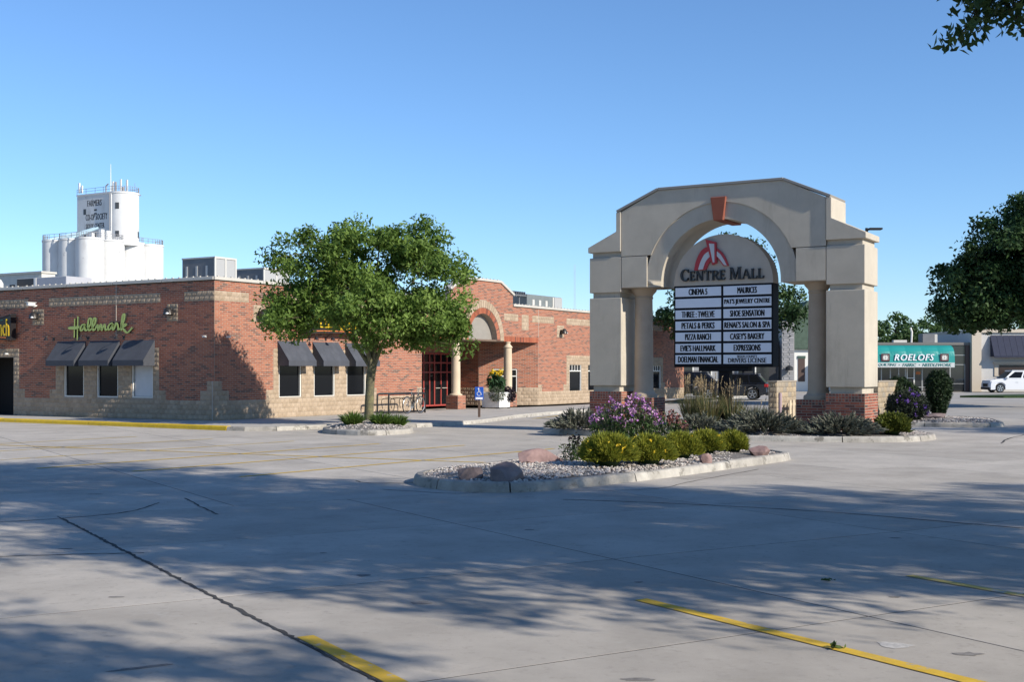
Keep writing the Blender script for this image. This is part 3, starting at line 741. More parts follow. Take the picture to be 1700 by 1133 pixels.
# ---- things fixed to the mall (placed in world by the same frame)
def on_mall(name, label, cat, x, y, z, group=None):
    p = Mm @ Vector((x, y, z)); return thing(name, label, cat, p, UA, group)
AWN = mat('awning_cloth', (.065,.07,.083), .85, stain=((.10,.105,.12), 1.4, .55, .4, .15, .6), var=.12, scale=3, bump=.15, bscale=12)
def awning(label, x, y, left):
    t = on_mall('window_awning', label, 'awning', x, y, 1.9, 'dark sloping awnings over the mall windows')
    W, D, V_, Hh = 1.56, .55, .20, .93
    # drawn facing -y with x to the right, origin at left end against the wall
    top = [(0,0,Hh),(W,0,Hh),(W,-D,V_),(0,-D,V_)]
    k = 8; g = MB(); vs = []
    for i in range(k+1):
        for j in range(5):
            f = j/4; sag = -.012*math.sin(math.pi*f)*abs(math.sin(i*2.1))
            vs.append((W*i/k, -D*f, Hh+(V_-Hh)*f+sag))
    g.add(vs, [(i*5+j, i*5+j+1, (i+1)*5+j+1, (i+1)*5+j) for i in range(k) for j in range(4)])
    v_ = MB().box(0, W, -D-.004, -D+.004, 0, V_+.002)
    sp_ = [MB().prism([(0,Hh-.004),(-D+.006,V_-.004),(-D+.006,0),(0,0)], x0, x0+.01, 'x') for x0 in (0.002, W-.012)]
    f = MB().tube([(0.03,-.02,.03),(0.03,-D+.03,.03),(W-.03,-D+.03,.03),(W-.03,-.02,.03)], .014, 6)
    fn = (lambda a, b, c: (b, -a, c)) if left else (lambda a, b, c: (a, b, c))
    for m, n_ in ((g,'cover'),(v_,'valance'),(sp_[0],'side_panel'),(sp_[1],'side_panel'),(f,'frame')): m.xf(fn).build(n_, AWN if n_ != 'frame' else BLACK, t, smooth=(n_ == 'cover'))
    return t
awning('leftmost black awning below the green script letters', 0, 8.05, True)
awning('middle black awning below the green script letters', 0, 6.24, True)
awning('right black awning below the green script letters, over the white-sheeted window', 0, 4.44, True)
awning('dark awning on the sunny brick front nearest the building corner', 3.2, 0, False)
awning('middle dark awning on the sunny brick front, beside the tree crown', 5.17, 0, False)
awning('dark awning partly behind the trunk of the island tree', 7.14, 0, False)
def gooseneck(label, x, y, z, left):
    t = on_mall('gooseneck_lamp', label, 'lamp', x, y, z, 'gooseneck lamps above the awnings')
    fn = (lambda a, b, c: (b, -a, c)) if left else (lambda a, b, c: (a, b, c))
    MB().tube(catmull([(0,-.01,.0),(0,-.12,.10),(0,-.28,.12),(0,-.36,.03)], 4), .012, 6).xf(fn).build('arm', BLACK, t)
    MB().lathe([(.025,.06),(.05,.03),(.10,-.05),(.095,-.05)], 12, (0,-.36,0)).xf(fn).build('shade', BLACK, t, smooth=40)
    MB().box(-.05,.05,-.02,0,-.06,.06).xf(fn).build('mount', BLACK, t)
for y, n in ((8.27,'left of the leftmost awning under the green letters'),(6.37,'between the left and middle awnings under the green letters'),(4.46,'between the middle and right awnings under the green letters')):
    gooseneck('small black gooseneck lamp ' + n, -.0, y, 2.92, True)
for x, n in ((3.95,'over the sunny awning nearest the corner'),(4.98,'between the first two sunny awnings'),(5.95,'over the middle sunny awning'),(7.9,'over the awning behind the tree trunk')):
    gooseneck('small black gooseneck lamp ' + n, x, 0, 2.95, False)
def wall_lamp(label, x, y, z, left):
    t = on_mall('wall_light', label, 'lamp', x, y, z, 'round wall lights on tan blocks')
    fn = (lambda a, b, c: (b, -a, c)) if left else (lambda a, b, c: (a, b, c))
    MB().lathe([(.17,0),(.19,.02),(.15,.17),(.08,.26),(.0,.28)], 16).xf(lambda a,b,c: fn(a, -.03-abs(b)*.0 + b*.9-.17, c-.10)).build('hood', mat('bronze_lamp', (.06,.055,.05), .4, metal=.6), t, smooth=50)
    MB().box(-.07,.07,-.05,.0,-.12,.12).xf(fn).build('backplate', BLACK, t)
    MB().lathe([(.07,-.03),(.09,0),(.06,.05)], 12).xf(lambda a,b,c: fn(a+.06, b-.28, c-.06)).build('lens', mat('lamp_lens', (.75,.75,.72), .15, spec=.8), t, smooth=True)
wall_lamp('hooded wall light on the tan block near the corner, right of the green letters', -.02, 2.0, 3.78, True)
wall_lamp('hooded wall light below the white security camera at left', -.02, 9.17, 3.80, True)
wall_lamp('round wall light on the sunny brick right of the entrance arch', 24.97, -.02, 3.74, False)
wall_lamp('round wall light hidden at the left edge of the tree crown', 2.22, -.02, 3.76, False)
def sec_cam(label, x, y, z, left, s=1.0):
    t = on_mall('security_camera', label, 'camera', x, y, z, 'white security cameras')
    fn = (lambda a, b, c: (b*s, -a*s, c*s)) if left else (lambda a, b, c: (a*s, b*s, c*s))
    Wm = mat('white_plastic', (.7,.7,.68), .4)
    MB().bevbox(-.06,.06,-.34,-.08,-.05,.06,.02).xf(fn).build('body', Wm, t)
    MB().tube([(0,0,-.02),(0,-.1,-.06),(0,-.16,-.04)], .022, 6).xf(fn).build('bracket', Wm, t)
    MB().box(-.07,.07,-.38,-.06,.055,.068).xf(fn).build('hood', Wm, t)
sec_cam('white bullet camera high on the shaded brick above the left wall light', 0, 9.25, 4.25, True, 1.25)
sec_cam('small white camera on the shaded front just left of the building corner', 0, .36, 2.9, True, .6)
sec_cam('small white camera on the sunny front just right of the building corner', .55, 0, 2.9, False, .6)
sec_cam('small white lamp over the dark doorway at the left edge', 0, 10.9, 2.38, True, .5)

# green script letters
GREEN = mat('lime_sign', (.48,.58,.15), .45, spec=.4); DKG = mat('sign_return', (.03,.035,.03), .5)
hs = on_mall('script_sign', 'lime green script letters reading Hallmark above the three left awnings', 'sign', 0, 5.65, 3.21)
def zmap(x, y): return ((x-840)/1500*3.42, (690-y)/630)
def ribbon(pts, w_, y0, y1, k=6):
    P = catmull([(*zmap(x, y), 0) for x, y in pts], k); m = MB(); vs = []
    for i, p in enumerate(P):
        d = (P[min(i+1,len(P)-1)]-P[max(i-1,0)]).normalized(); a = math.atan2(d.y, d.x)
        ww = w_*(.62+.55*abs(math.sin(a-.2))); n = Vector((-d.y,d.x,0))*ww/2
        vs += [(p.x+n.x,y0,p.y+n.y),(p.x-n.x,y0,p.y-n.y),(p.x+n.x,y1,p.y+n.y),(p.x-n.x,y1,p.y-n.y)]
    fs = []
    for i in range(len(P)-1):
        a = 4*i; b = a+4
        fs += [(a+1,b+1,b,a),(a,b,b+2,a+2),(a+3,b+3,b+1,a+1)]
    fs += [(0,2,3,1)]; e = 4*(len(P)-1); fs += [(e+1,e+3,e+2,e)]
    return m.add(vs, fs)
ST = {'letter_h':[[(255,400),(240,850)],[(328,350),(313,905)]],
 'letter_a':[[(495,540),(440,552),(393,620),(400,685),(435,680),(478,600),(495,545),(484,610),(500,668),(535,688),(575,640)]],
 'letter_l':[[(575,640),(632,540),(642,430),(612,405),(578,470),(566,600),(592,682),(632,678),(682,620)]],
 'letter_l_':[[(682,620),(737,520),(747,430),(717,405),(687,480),(673,600),(697,682),(737,668),(792,560)]],
 'letter_m':[[(792,560),(808,620),(815,692),(840,620),(872,560),(886,620),(897,692),(925,620),(957,560),(970,620),(988,690),(1032,660)]],
 'letter_a_':[[(1142,530),(1080,560),(1040,630),(1050,682),(1090,672),(1140,590),(1152,545),(1142,620),(1162,690),(1202,620)]],
 'letter_r':[[(1202,620),(1222,540),(1250,545),(1268,600),(1282,690),(1332,660)]],
 'letter_k':[[(1332,660),(1402,480),(1417,360),(1397,338),(1372,400),(1352,560),(1350,712)],[(1357,640),(1420,570),(1452,572),(1440,605),(1382,640),(1402,690),(1445,742),(1490,758),(1545,710),(1592,650)]]}
for nme, sts in ST.items():
    w_ = .045 if nme == 'letter_h' else .075
    mA, mB_ = MB(), MB()
    for s in sts:
        r1 = ribbon(s, w_, -.105, -.10); r2 = ribbon(s, w_, -.0995, -.03)
        mA.add(r1.v, r1.f); mB_.add(r2.v, r2.f)
    if nme == 'letter_h':
        bar = [zmap(*p) for p in [(88,605),(150,588),(240,583),(372,578),(360,632),(300,655),(180,658),(110,648)]]
        mA.prism(bar, -.108, -.106, 'y'); mB_.prism(bar, -.1055, -.03, 'y')
    o = mA.xf(lambda a,b,c: (b,-a,c)).build(nme.rstrip('_'), GREEN, hs); mB_.xf(lambda a,b,c: (b,-a,c)).build('return', DKG, o)

# dark board signs with yellow condensed letters
YEL = mat('sign_yellow', (.72,.47,.02), .45); SBLK = mat('sign_black', (.018,.016,.017), .4); SORG = mat('sign_orange', (.72,.22,.05), .5); STEAL = mat('sign_teal', (.03,.16,.14), .5)
def board_sign(label, x, y, z, left, W, words):
    t = on_mall('board_sign', label, 'sign', x, y, z)
    fn = (lambda a, b, c: (b, -a, c)) if left else (lambda a, b, c: (a, b, c))
    H = 1.0; n = 14
    top = [(-W/2+W*i/n, H*(.86+.16*abs(2*i/n-1)**2.2)) for i in range(n+1)]; bot = [(W/2-W*i/n, .0+.05*math.sin(math.pi*i/n)) for i in range(n+1)]
    MB().prism(top+bot, -.10, -.34, 'y').xf(fn).build('board', SBLK, t)
    rim = MB().tube([(a,-.345,b-.02) for a, b in top], .025, 5); rim.tube([(a,-.345,b+.02) for a, b in bot], .025, 5); rim.xf(fn).build('rim', mat('sign_rim', (.045,.035,.035), .5), t)
    l1 = MB(); m_ = [(-W/2*.92+W*.92*i/n, H*(.76+.10*abs(2*i/n-1)**2)) for i in range(n+1)]; l1.tube([(a,-.352,b-.03) for a,b in m_ if abs(a) < W*.36], .014, 5); l1.xf(fn).build('teal_line', STEAL, t)
    l2 = MB().tube([(-W*.40+W*.8*i/n, -.352, .10+.03*math.sin(math.pi*i/n)) for i in range(n+1)], .018, 5); l2.xf(fn).build('orange_line', SORG, t)
    for wd, cx, ww, hh, zz in words:
        tm = text_mb(wd, ww, hh, .02, bold=.018, res=2).xf(lambda a,b,c: fn(cx+a, b-.342, zz+c)); tm.build('lettering', YEL, t)
    for a in (-W*.3, W*.3): MB().tube(catmull([(a,-.0,H+.18),(a,-.2,H+.30),(a,-.42,H+.22),(a,-.44,H+.02)], 4), .012, 5).xf(fn).build('lamp_arm', BLACK, t)
board_sign('black board sign with tall yellow letters cut off by the left edge', 0, 11.72, 2.9, True, 2.76, [('Pizza', -.55, 1.1, .6, .17), ('Ranch', .76, 1.08, .66, .16)])
board_sign('dark board sign with yellow letters half hidden behind the tree crown', 6.1, 0, 3.12, False, 3.3, [('Pizza', -.80, 1.2, .5, .24), ('Ranch', .75, 1.45, .60, .18)])

# rooftop units
UG = mat('unit_grey', (.16,.165,.17), .6, var=.1, scale=2, spec=.4); UL = mat('unit_light', (.55,.53,.48), .6, var=.06)
def rooftop(label, x, y, w_, d, z1, z0=4.45):
    t = on_mall('rooftop_unit', label, 'air conditioner', x, y, z0, 'rooftop units')
    h = z1-z0
    MB().bevbox(0,w_,0,d,.1,h,.02).build('casing', UG, t); MB().box(-.05,w_+.05,-.05,d+.05,0,.1).build('curb_base', BLACK, t)
    fr = MB()
    for a, b in ((0,0),(w_,0),(w_/2,0)): fr.box(a-.04,a+.04,-.02,.02,.1,h+.003)
    fr.box(-.04,w_+.04,-.021,.02,h-.06,h+.012); fr.box(-.021,.02,-.02,d,h-.045,h+.01); fr.build('corner_trim', UL, t)
    for a, b in ((.05,w_/2-.05),(w_/2+.05,w_-.05)): MB().box(a,b,-.012,.0,.14,h-.08).build('panel', mat('unit_panel', (.38,.38,.37), .5), t)
    for b in (.25,.55,.85): MB().box(-.012,.0,d*b-.05,d*b+.05,h*.55,h*.8).build('badge', UL, t)
    MB().tube([(-.1,d*.6,.2),(-.1,d*.6,h*.45),(0,d*.6,h*.5)], .03, 6).build('pipe', COPING, t)
rooftop('large grey rooftop unit with pale end at the corner of the roof', 3.1, 3.0, 1.1, 1.74, 6.05)
rooftop('grey rooftop unit peeking out left of the tree crown', 6.9, 4.0, 1.5, 1.6, 5.95)
t = on_mall('rooftop_unit', 'long low grey rooftop unit right of the entrance gable', 'air conditioner', 31.9, 6, 4.45, 'rooftop units')
MB().bevbox(0,4.3,0,1.8,.1,1.85,.03).build('casing', mat('unit_greygreen', (.17,.19,.19), .6, var=.1), t); MB().bevbox(3.1,3.25,-.03,0,.5,1.8,.01).build('panel', UL, t); MB().bevbox(3.3,4.3,-.04,-.001,.35,1.82,.02).build('end_panel', mat('unit_panel', (.38,.38,.37), .5), t)
MB().box(-.1,4.4,-.06,1.9,0,.1).build('curb_base', BLACK, t)
for k in range(3): MB().box(.6+k*.8,.85+k*.8,-.02,.0,1.2,1.55).build('badge', UL, t)
t = on_mall('cable_tray', 'thin steel cable tray on posts running above the parapet beside the gable', 'tray', 28.8, 6, 4.45)
m = MB(); m.box(0,3.0,0,.04,1.70,1.76); m.box(0,3.0,.4,.44,1.70,1.76)
for i in range(12): m.box(.1+i*.25,.14+i*.25,0,.44,1.73,1.95)
m.build('tray', UG, t)
for x in (.6, 2.4): MB().box(x,x+.08,.15,.25,0,1.7).build('post', UG, t)
t = on_mall('rooftop_unit', 'low pale grey rooftop unit with dark end at the far left', 'air conditioner', 5, 13.7, 4.45, 'rooftop units')
MB().bevbox(0,1.4,0,3.3,.1,1.42,.02).build('casing', mat('unit_pale', (.40,.40,.42), .5, var=.05), t); MB().box(-.012,0,2.15,3.28,.12,1.40).build('dark_end', BLACK, t)
MB().box(-.02,0,1.98,2.13,.12,1.41).build('trim', FRAME_W, t); MB().box(-.012,.0,1.0,1.25,.75,.85).build('badge', BLACK, t); MB().box(-.02,1.42,-.02,3.32,0,.1).build('curb_base', BLACK, t)
t = on_mall('roof_screen', 'cream screen wall on the mall roof at the left edge', 'wall', 9, 20.4, 4.45)
MB().box(0,.8,0,8,0,2.1).build('wall', mat('cream_panel', (.62,.58,.50), .8, var=.06), t); MB().box(-.06,.86,-.06,8.06,2.1,2.2).build('coping', COPING, t); MB().box(-.02,0,2.0,2.4,1.5,1.6).build('vent', BLACK, t)
t = on_mall('roof_tank', 'white cylindrical tank on the mall roof at the left edge', 'tank', 4.6, 18.4, 4.45)
MB().lathe([(.6,0),(.6,1.25),(.5,1.42),(.2,1.5)], 20).build('shell', FRAME_W, t, smooth=40); MB().box(-.9,-.65,-.6,-.3,0,.6).build('valve_box', BLACK, t)

# ================================================================== ARCH SIGN
PXY = (9.435, 32.7)
EIFS = mat('arch_stucco', (.49,.44,.36), .95, var=.09, scale=1.2, bump=.5, bscale=140, detail=8, spec=.12, stain=[((.36,.315,.255), 1.6, .56, .22, .14, .6), ((.29,.26,.215), 3.5, .63, .12, .1, .45)])
ARB = [(.09,.058,.052),(.20,.064,.046),(.30,.09,.056),(.36,.118,.07),(.26,.078,.052)]
ABR_J = mat('arch_brick', ARB[2], .92, tone=ARB, var=.15, scale=14, bump=.25, bscale=70); ABR_O = mat('arch_brick_single', ARB[2], .92, objrand=ARB, var=.15, scale=14, bump=.25, bscale=70)
arch = thing('gateway_arch', 'big tan stucco gateway arch with brick feet, red keystone and stepped shoulders', 'arch', (*PXY, 0), UA)
Ma = Matrix.Translation((*PXY,0)) @ Matrix.Rotation(UA, 4, 'Z')
WD, DP = 8.25, 1.36; CY = WD/2
G_ = .007
def panel(name, poly, d0=0, d1=DP, m=EIFS, b=.012):
    """poly in (y,z), extruded through the arch's depth, arrises eased"""
    bm = bmesh.new(); f0 = [bm.verts.new((d0,y,z)) for y, z in poly]; f = bm.faces.new(f0)
    r = bmesh.ops.extrude_face_region(bm, geom=[f]); bmesh.ops.translate(bm, verts=[v for v in r['geom'] if isinstance(v, bmesh.types.BMVert)], vec=(d1-d0,0,0))
    bmesh.ops.recalc_face_normals(bm, faces=bm.faces)
    bmesh.ops.bevel(bm, geom=[e for e in bm.edges if e.calc_face_angle(0) > .6], offset=b, segments=1, affect='EDGES')
    return MB().frombm(bm).build(name, m, arch)
def sym(poly, s): return poly if s == 0 else [(WD-y, z) for y, z in poly][::-1]
for s in (0, 1):
    panel('shoulder_cap', sym([(-.04,5.27),(1.05-G_,5.27),(1.05-G_,6.47),(.895,6.43),(.895,5.87),(-.04,5.43)], s), -.03, DP+.03)
    panel('neck', sym([(.07,5.09),(1.05-G_,5.09),(1.05-G_,5.29),(.07,5.29)], s), .07, DP-.07)
    panel('pier_head', sym([(0,4.06),(1.05-G_,4.06),(1.05-G_,5.11),(0,5.11)], s))
    panel('neck', sym([(.08,3.88),(.97,3.88),(.97,4.08),(.08,4.08)], s), .08, DP-.08)
    panel('pier_shaft', sym([(0,1.27),(1.05,1.27),(1.05,3.90),(0,3.90)], s))
    panel('neck', sym([(.09,1.08),(.96,1.08),(.96,1.29),(.09,1.29)], s), .09, DP-.09)
    panel('impost', sym([(1.05+G_,4.18),(1.89,4.18),(1.89,5.11-G_),(1.05+G_,5.11-G_)], s))
# spandrel panel with the round cut-out, in two halves joined on the centre line
RO, RI, ZC = 2.28, 1.80, 4.25
for s in (0, 1):
    a0 = math.asin((5.12-ZC)/RO)
    arc = [(CY-RO*math.cos(a0+(math.pi/2-a0)*i/18), ZC+RO*math.sin(a0+(math.pi/2-a0)*i/18)) for i in range(19)]
    poly = [(1.05+G_,5.12)] + arc + [(CY,7.0),(2.25,7.0),(1.05+G_,6.45)]
    bm = bmesh.new(); vs0 = [bm.verts.new((0,y,z)) for y, z in sym(poly, s)]; f = bm.faces.new(vs0)
    r = bmesh.ops.extrude_face_region(bm, geom=[f]); bmesh.ops.translate(bm, verts=[v for v in r['geom'] if isinstance(v, bmesh.types.BMVert)], vec=(DP,0,0))
    bmesh.ops.recalc_face_normals(bm, faces=bm.faces)
    bmesh.ops.triangulate(bm, faces=[f for f in bm.faces if len(f.verts) > 4])
    MB().frombm(bm).build('spandrel', EIFS, arch)
    # the set-back ring, with straight stilts below the spring line
    inn = [(CY-RI, 4.18)] + [(CY-RI*math.cos(math.pi/2*i/22), ZC+RI*math.sin(math.pi/2*i/22)) for i in range(23)]
    out = [(1.89, 4.18)] + [(CY-(RO+.01)*math.cos(math.pi/2*i/22), ZC+(RO+.01)*math.sin(math.pi/2*i/22)) for i in range(23)]
    m = MB()
    for i in range(23):
        q = sym([inn[i], inn[i+1], out[i+1], out[i]], s); x0, x1 = .035, DP-.035
        m.add([(x0,*q[k]) for k in range(4)] + [(x1,*q[k]) for k in range(4)], [(3,2,1,0),(4,5,6,7)] + [(k,(k+1)%4,4+(k+1)%4,4+k) for k in ((0,2) if i else ((0,2,3) if s == 0 else (0,2,1)))])
    bm = bmesh.new(); me = m.mesh('tmp'); bm.from_mesh(me); bmesh.ops.remove_doubles(bm, verts=bm.verts, dist=1e-4); bmesh.ops.recalc_face_normals(bm, faces=bm.faces)
    o = MB().frombm(bm).build('arch_ring', EIFS, arch, smooth=30)
# roof cap over the gable
for a, b in (((.93,6.435),(2.25,7.005)), ((2.25,7.005),(WD-2.25,7.005)), ((WD-2.25,7.005),(WD-.93,6.435))):
    d = Vector(b)-Vector(a); n = Vector((-d.y,d.x)).normalized()
    q = [a, b, (b[0]+n.x*.07,b[1]+n.y*.07), (a[0]+n.x*.07,a[1]+n.y*.07)]
    panel('cap_flashing', q, -.05, DP+.05, mat('cap_metal', (.30,.28,.25), .5), .006)
KEY = mat('keystone_terracotta', (.27,.085,.052), .85, var=.08, bump=.2)
panel('keystone', [(CY-.145,6.0),(CY+.145,6.0),(CY+.235,6.67),(CY-.235,6.67)], -.07, DP+.07, KEY, .015)
# columns inside the piers and their brick feet
abr = []
ACH = .075
def brick_foot(y0, y1, x0, x1, zt, nh):
    faces = [(lambda a,o,z: (x0-o, y0+a, z), True, y1-y0), (lambda a,o,z: (x0+a, y0-o, z), False, x1-x0), (lambda a,o,z: (x0+a, y1+o, z), True, x1-x0), (lambda a,o,z: (x1+o, y0+a, z), False, y1-y0)]
    n = round((zt+.15)/ACH); zs = zt - n*ACH
    for F, fl, ln in faces:
        for k in range(n):
            z = zs+k*ACH; head = k >= n-nh
            cnt = max(2, round(ln/(.0875 if head else .255))); l = ln/cnt
            offs = 0 if (k % 2 == 0 or head) else l/2
            e = [0.0] + [offs+i*l for i in range(0 if offs else 1, cnt)] + [ln]
            for a, b in zip(e[:-1], e[1:]):
                if b-a > .03: abr.append((F, fl, (a+.006, b-.006, z+.006, z+ACH-.006)))
    MB().box(x0, x1, y0, y1, -.2, zt).build('brick_core', MORTAR, arch)
for s in (0, 1):
    ya, yb = (0, 1.06) if s == 0 else (WD-1.06, WD)
    brick_foot(ya, yb, 0, DP, 1.10, 3)
    ya, yb = (1.06, 1.95) if s == 0 else (WD-1.95, WD-1.06)
    brick_foot(ya, yb, .22, 1.18, .92, 2)
    yc = 1.47 if s == 0 else WD-1.47
    MB().lathe([(.40,.92),(.41,.98),(.39,1.03),(.33,1.06),(.31,1.10),(.285,1.18),(.28,2.2),(.265,3.5),(.26,3.86),(.28,3.88),(.28,3.92),(.265,3.95),(.29,4.0),(.38,4.10),(.39,4.185)], 32, (.70,yc,0)).build('column', mat('column_stucco', (.45,.36,.27), .95, var=.08, scale=1.5, bump=.4, bscale=120, spec=.12, stain=((.34,.27,.205), 2.2, .57, .2, .12, .6)), arch, smooth=40)
emit_pieces(abr, 300, mk_brick, 'brick', ABR_O, ABR_J, arch, Ma)

# ---- the directory sign standing inside the arch
sg = thing('directory_sign', 'black tenant directory with white name panels and domed header under the arch', 'sign', Ma @ Vector((.62, 4.16, 0)), UA)
SX0, SX1, HW = -.25, .25, 1.5                       # local x depth, half width
FRB = mat('sign_frame_black', (.010,.011,.014), .7, spec=.15)
MB().bevbox(SX0, SX1, -HW, HW, 1.82, 4.20, .012).build('cabinet', FRB, sg)
MB().box(-.14,.14,-.155,.155,-.15,1.82).build('post', FRB, sg); MB().bevbox(-.2,.2,-.75,.75,1.70,1.82,.01).build('saddle', FRB, sg)
dome = [(-HW,4.2)] + [(-HW*math.cos(math.pi*i/40), 4.23+1.42*math.sin(math.pi*i/40)) for i in range(41)] + [(HW,4.2)]
MB().prism(dome, SX0+.01, SX1-.01, 'x').build('header', mat('sign_header', (.46,.415,.35), .85, var=.05, bump=.12, bscale=100), sg, smooth=30)
PW = mat('sign_panel', (.70,.74,.82), .22, var=.03, scale=1, spec=.5); INK = mat('sign_ink', (.012,.012,.014), .5)
rows = [('CINEMA 5','MAURICES'),('',"PAT'S JEWELRY CENTRE"),('THREE : TWELVE','SHOE SENSATION'),('PETALS & PERKS',"RENAE'S SALON & SPA"),('PIZZA RANCH',"CASEY'S BAKERY"),("EVIE'S HALLMARK",'EXPRESSIONS'),('DOELMAN FINANCIAL','SIOUX COUNTY\nDRIVERS LICENSE')]
pitch = .328
for r, (a, b) in enumerate(rows):
    zt = 4.145 - r*pitch; zb = zt-.262
    for c, wd in ((0, a), (1, b)):
        y0, y1 = ((1.455, .04) if c == 0 else (-.03, -1.455)); yc = (y0+y1)/2
        p_ = MB().bevbox(SX0-.008, SX0+.01, y1, y0, zb, zt, .004).build('name_panel', PW, sg)
        if not wd: continue
        lines = wd.split('\n')
        if len(lines) == 1:
            wdt = min(1.37, .0735*len(wd))
            text_mb(wd, wdt, .18, .004, bold=.055, res=2).xf(on_left(yc, zb+.041, SX0-.0085)).build('lettering', INK, p_)
        else:
            text_mb(lines[0], .60, .072, .004, bold=.045, res=2).xf(on_left(yc, zb+.172, SX0-.0085)).build('lettering', INK, p_)
            text_mb(lines[1], 1.14, .135, .004, bold=.045, res=2).xf(on_left(yc, zb+.03, SX0-.0085)).build('lettering', INK, p_)
# raised roman capitals
def glyph(ch):
    W = {'C':.78,'E':.68,'N':.86,'T':.76,'R':.8,'M':1.05,'A':.9,'L':.66}[ch]; B = []; s, h = .17, .045
    q = lambda *p: B.append(list(p))
    def box(x0,x1,y0,y1): q((x0,y0),(x1,y0),(x1,y1),(x0,y1))
    def stem(x, sw=s): box(x, x+sw, 0, 1); box(x-.07, x+sw+.07, 0, h); box(x-.07, x+sw+.07, 1-h, 1)
    if ch == 'L': stem(.1); box(.27,.62,0,.08); q((.55,.08),(.62,.08),(.66,.28),(.63,.28))
    if ch == 'E':
        stem(.1); box(.27,.6,0,.075); box(.27,.58,.925,1); box(.27,.5,.475,.54); q((.53,.075),(.6,.075),(.65,.26),(.61,.26)); q((.52,.925),(.58,.925),(.6,.76),(.57,.76)); box(.48,.51,.40,.62)
    if ch == 'T': box(.3,.47,0,1); box(.23,.54,0,h); box(.05,.72,.92,1); q((.05,.92),(.1,.92),(.06,.74),(.03,.74)); q((.67,.92),(.72,.92),(.74,.74),(.71,.74))
    if ch == 'N': box(.1,.18,0,1); box(.03,.25,0,h); box(.68,.76,0,1); box(.61,.83,1-h,1); q((.05,1),(.26,1),(.76,0),(.6,0)); box(.0,.2,1-h,1)
    if ch == 'M': box(.1,.17,0,1); box(.02,.26,0,h); box(.78,.95,0,1); box(.71,1.02,0,h); box(.71,1.02,1-h,1); q((.1,1),(.3,1),(.56,.12),(.46,0)); q((.46,0),(.54,.0),(.86,1),(.78,1)); box(.02,.2,1-h,1)
    if ch == 'A': q((.42,1),(.52,1),(.9,0),(.7,0)); q((.40,1),(.47,1),(.16,0),(.08,0)); box(.26,.66,.32,.39); box(.0,.26,0,h); box(.62,.98,0,h)
    if ch == 'R':
        stem(.1); box(.27,.45,.925,1); box(.27,.45,.46,.52)
        for i in range(10):
            a, b = -math.pi/2+math.pi*i/10, -math.pi/2+math.pi*(i+1)/10
            q(*[(.42+r*1.05*math.cos(t), .73+.27*ry*math.sin(t)) for r, ry, t in ((.16,.72,a),(.30,1.0,a),(.30,1.0,b),(.16,.72,b))])
        q((.36,.49),(.5,.49),(.84,0),(.66,0)); box(.64,.9,0,h)
    if ch == 'C':
        for i in range(20):
            a, b = math.radians(50+260*i/20), math.radians(50+260*(i+1)/20)
            def th(t): return .06+.13*abs(math.cos(t))**1.3*(1 if math.cos(t) < 0 else .6)
            q(*[(.46+r*math.cos(t)*.42, .5+r*math.sin(t)*.52) for r, t in ((1-th(a)/.42,a),(1,a),(1,b),(1-th(b)/.42,b))])
        q((.68,.78),(.74,.72),(.76,1.0),(.71,1.0)); q((.66,.22),(.72,.14),(.78,.26),(.74,.3))
    return B, W
seq = [('C',1.22),('E',1),('N',1),('T',1),('R',1),('E',1),(' ',1),('M',1.22),('A',1),('L',1),('L',1)]
x = 0; items = []
for ch, s in seq:
    if ch == ' ': x += .34; continue
    B, W = glyph(ch); items.append((B, x, s)); x += W*s+.03
sc = 2.55/x
lt = thing('header_letters', 'raised black roman capitals reading CENTRE MALL on the sign header', 'lettering', Ma @ Vector((.62, 4.16, 0)), UA)
LETT = mat('raised_black_letters', (.012,.013,.017), .35, spec=.5)
for B, x0, s in items:
    m = MB()
    for i, poly in enumerate(B):
        m.prism([((px*s+x0)*sc-1.275, py*s*.285) for px, py in poly], -.07-.0006*i, .0, 'y')
    m.xf(on_left(.02, 4.33, SX0+.01)).build('letter', LETT, lt)
# red and white emblem: two curved legs and a leaning bar
em = thing('emblem', 'red and white emblem of a leaning bar between two curved legs above the raised letters', 'emblem', Ma @ Vector((.62, 4.16, 0)), UA)
ez = lambda x, y: ((x-790)/1062*1.85, (905-y)/1062*1.70)   # traced proportions in metres
RD = mat('emblem_red', (.42,.03,.04), .4, spec=.4); EW = mat('emblem_white', (.55,.56,.56), .4)
def em_part(name, poly, d0, d1, m, par):
    return MB().prism([ez(*p) for p in poly], -d1, -d0, 'y').xf(on_left(.0, 4.33, SX0+.01)).build(name, m, par)
def arcq(pts): return [(p.x, p.y) for p in catmull([(*p, 0) for p in pts], 4)]
lo_ = arcq([(300,715),(330,560),(400,400),(470,325),(555,290)]); li_ = arcq([(515,710),(540,640),(575,580),(605,545)])
l1 = em_part('left_leg', lo_ + li_[::-1], 0, .06, RD, em)
wi = arcq([(375,705),(410,580),(480,440),(560,380)]); wj = arcq([(460,700),(490,600),(530,530),(582,475)])
em_part('inlay', wi + wj[::-1], .0605, .068, EW, l1)
ro = arcq([(700,330),(780,400),(850,510),(905,655)]); ri = arcq([(700,505),(750,560),(785,610),(815,655)])
l2 = em_part('right_leg', ro + ri[::-1], 0, .0602, RD, em)
wi = arcq([(705,385),(770,450),(830,550),(875,650)]); wj = arcq([(700,470),(745,520),(790,585),(830,640)])
em_part('inlay', wi + wj[::-1], .0607, .0682, EW, l2)
l3 = em_part('bar', [(505,160),(690,222),(705,600),(625,630)], 0, .085, RD, em)
em_part('inlay', [(570,240),(663,252),(668,582),(640,590)], .0855, .092, EW, l3)

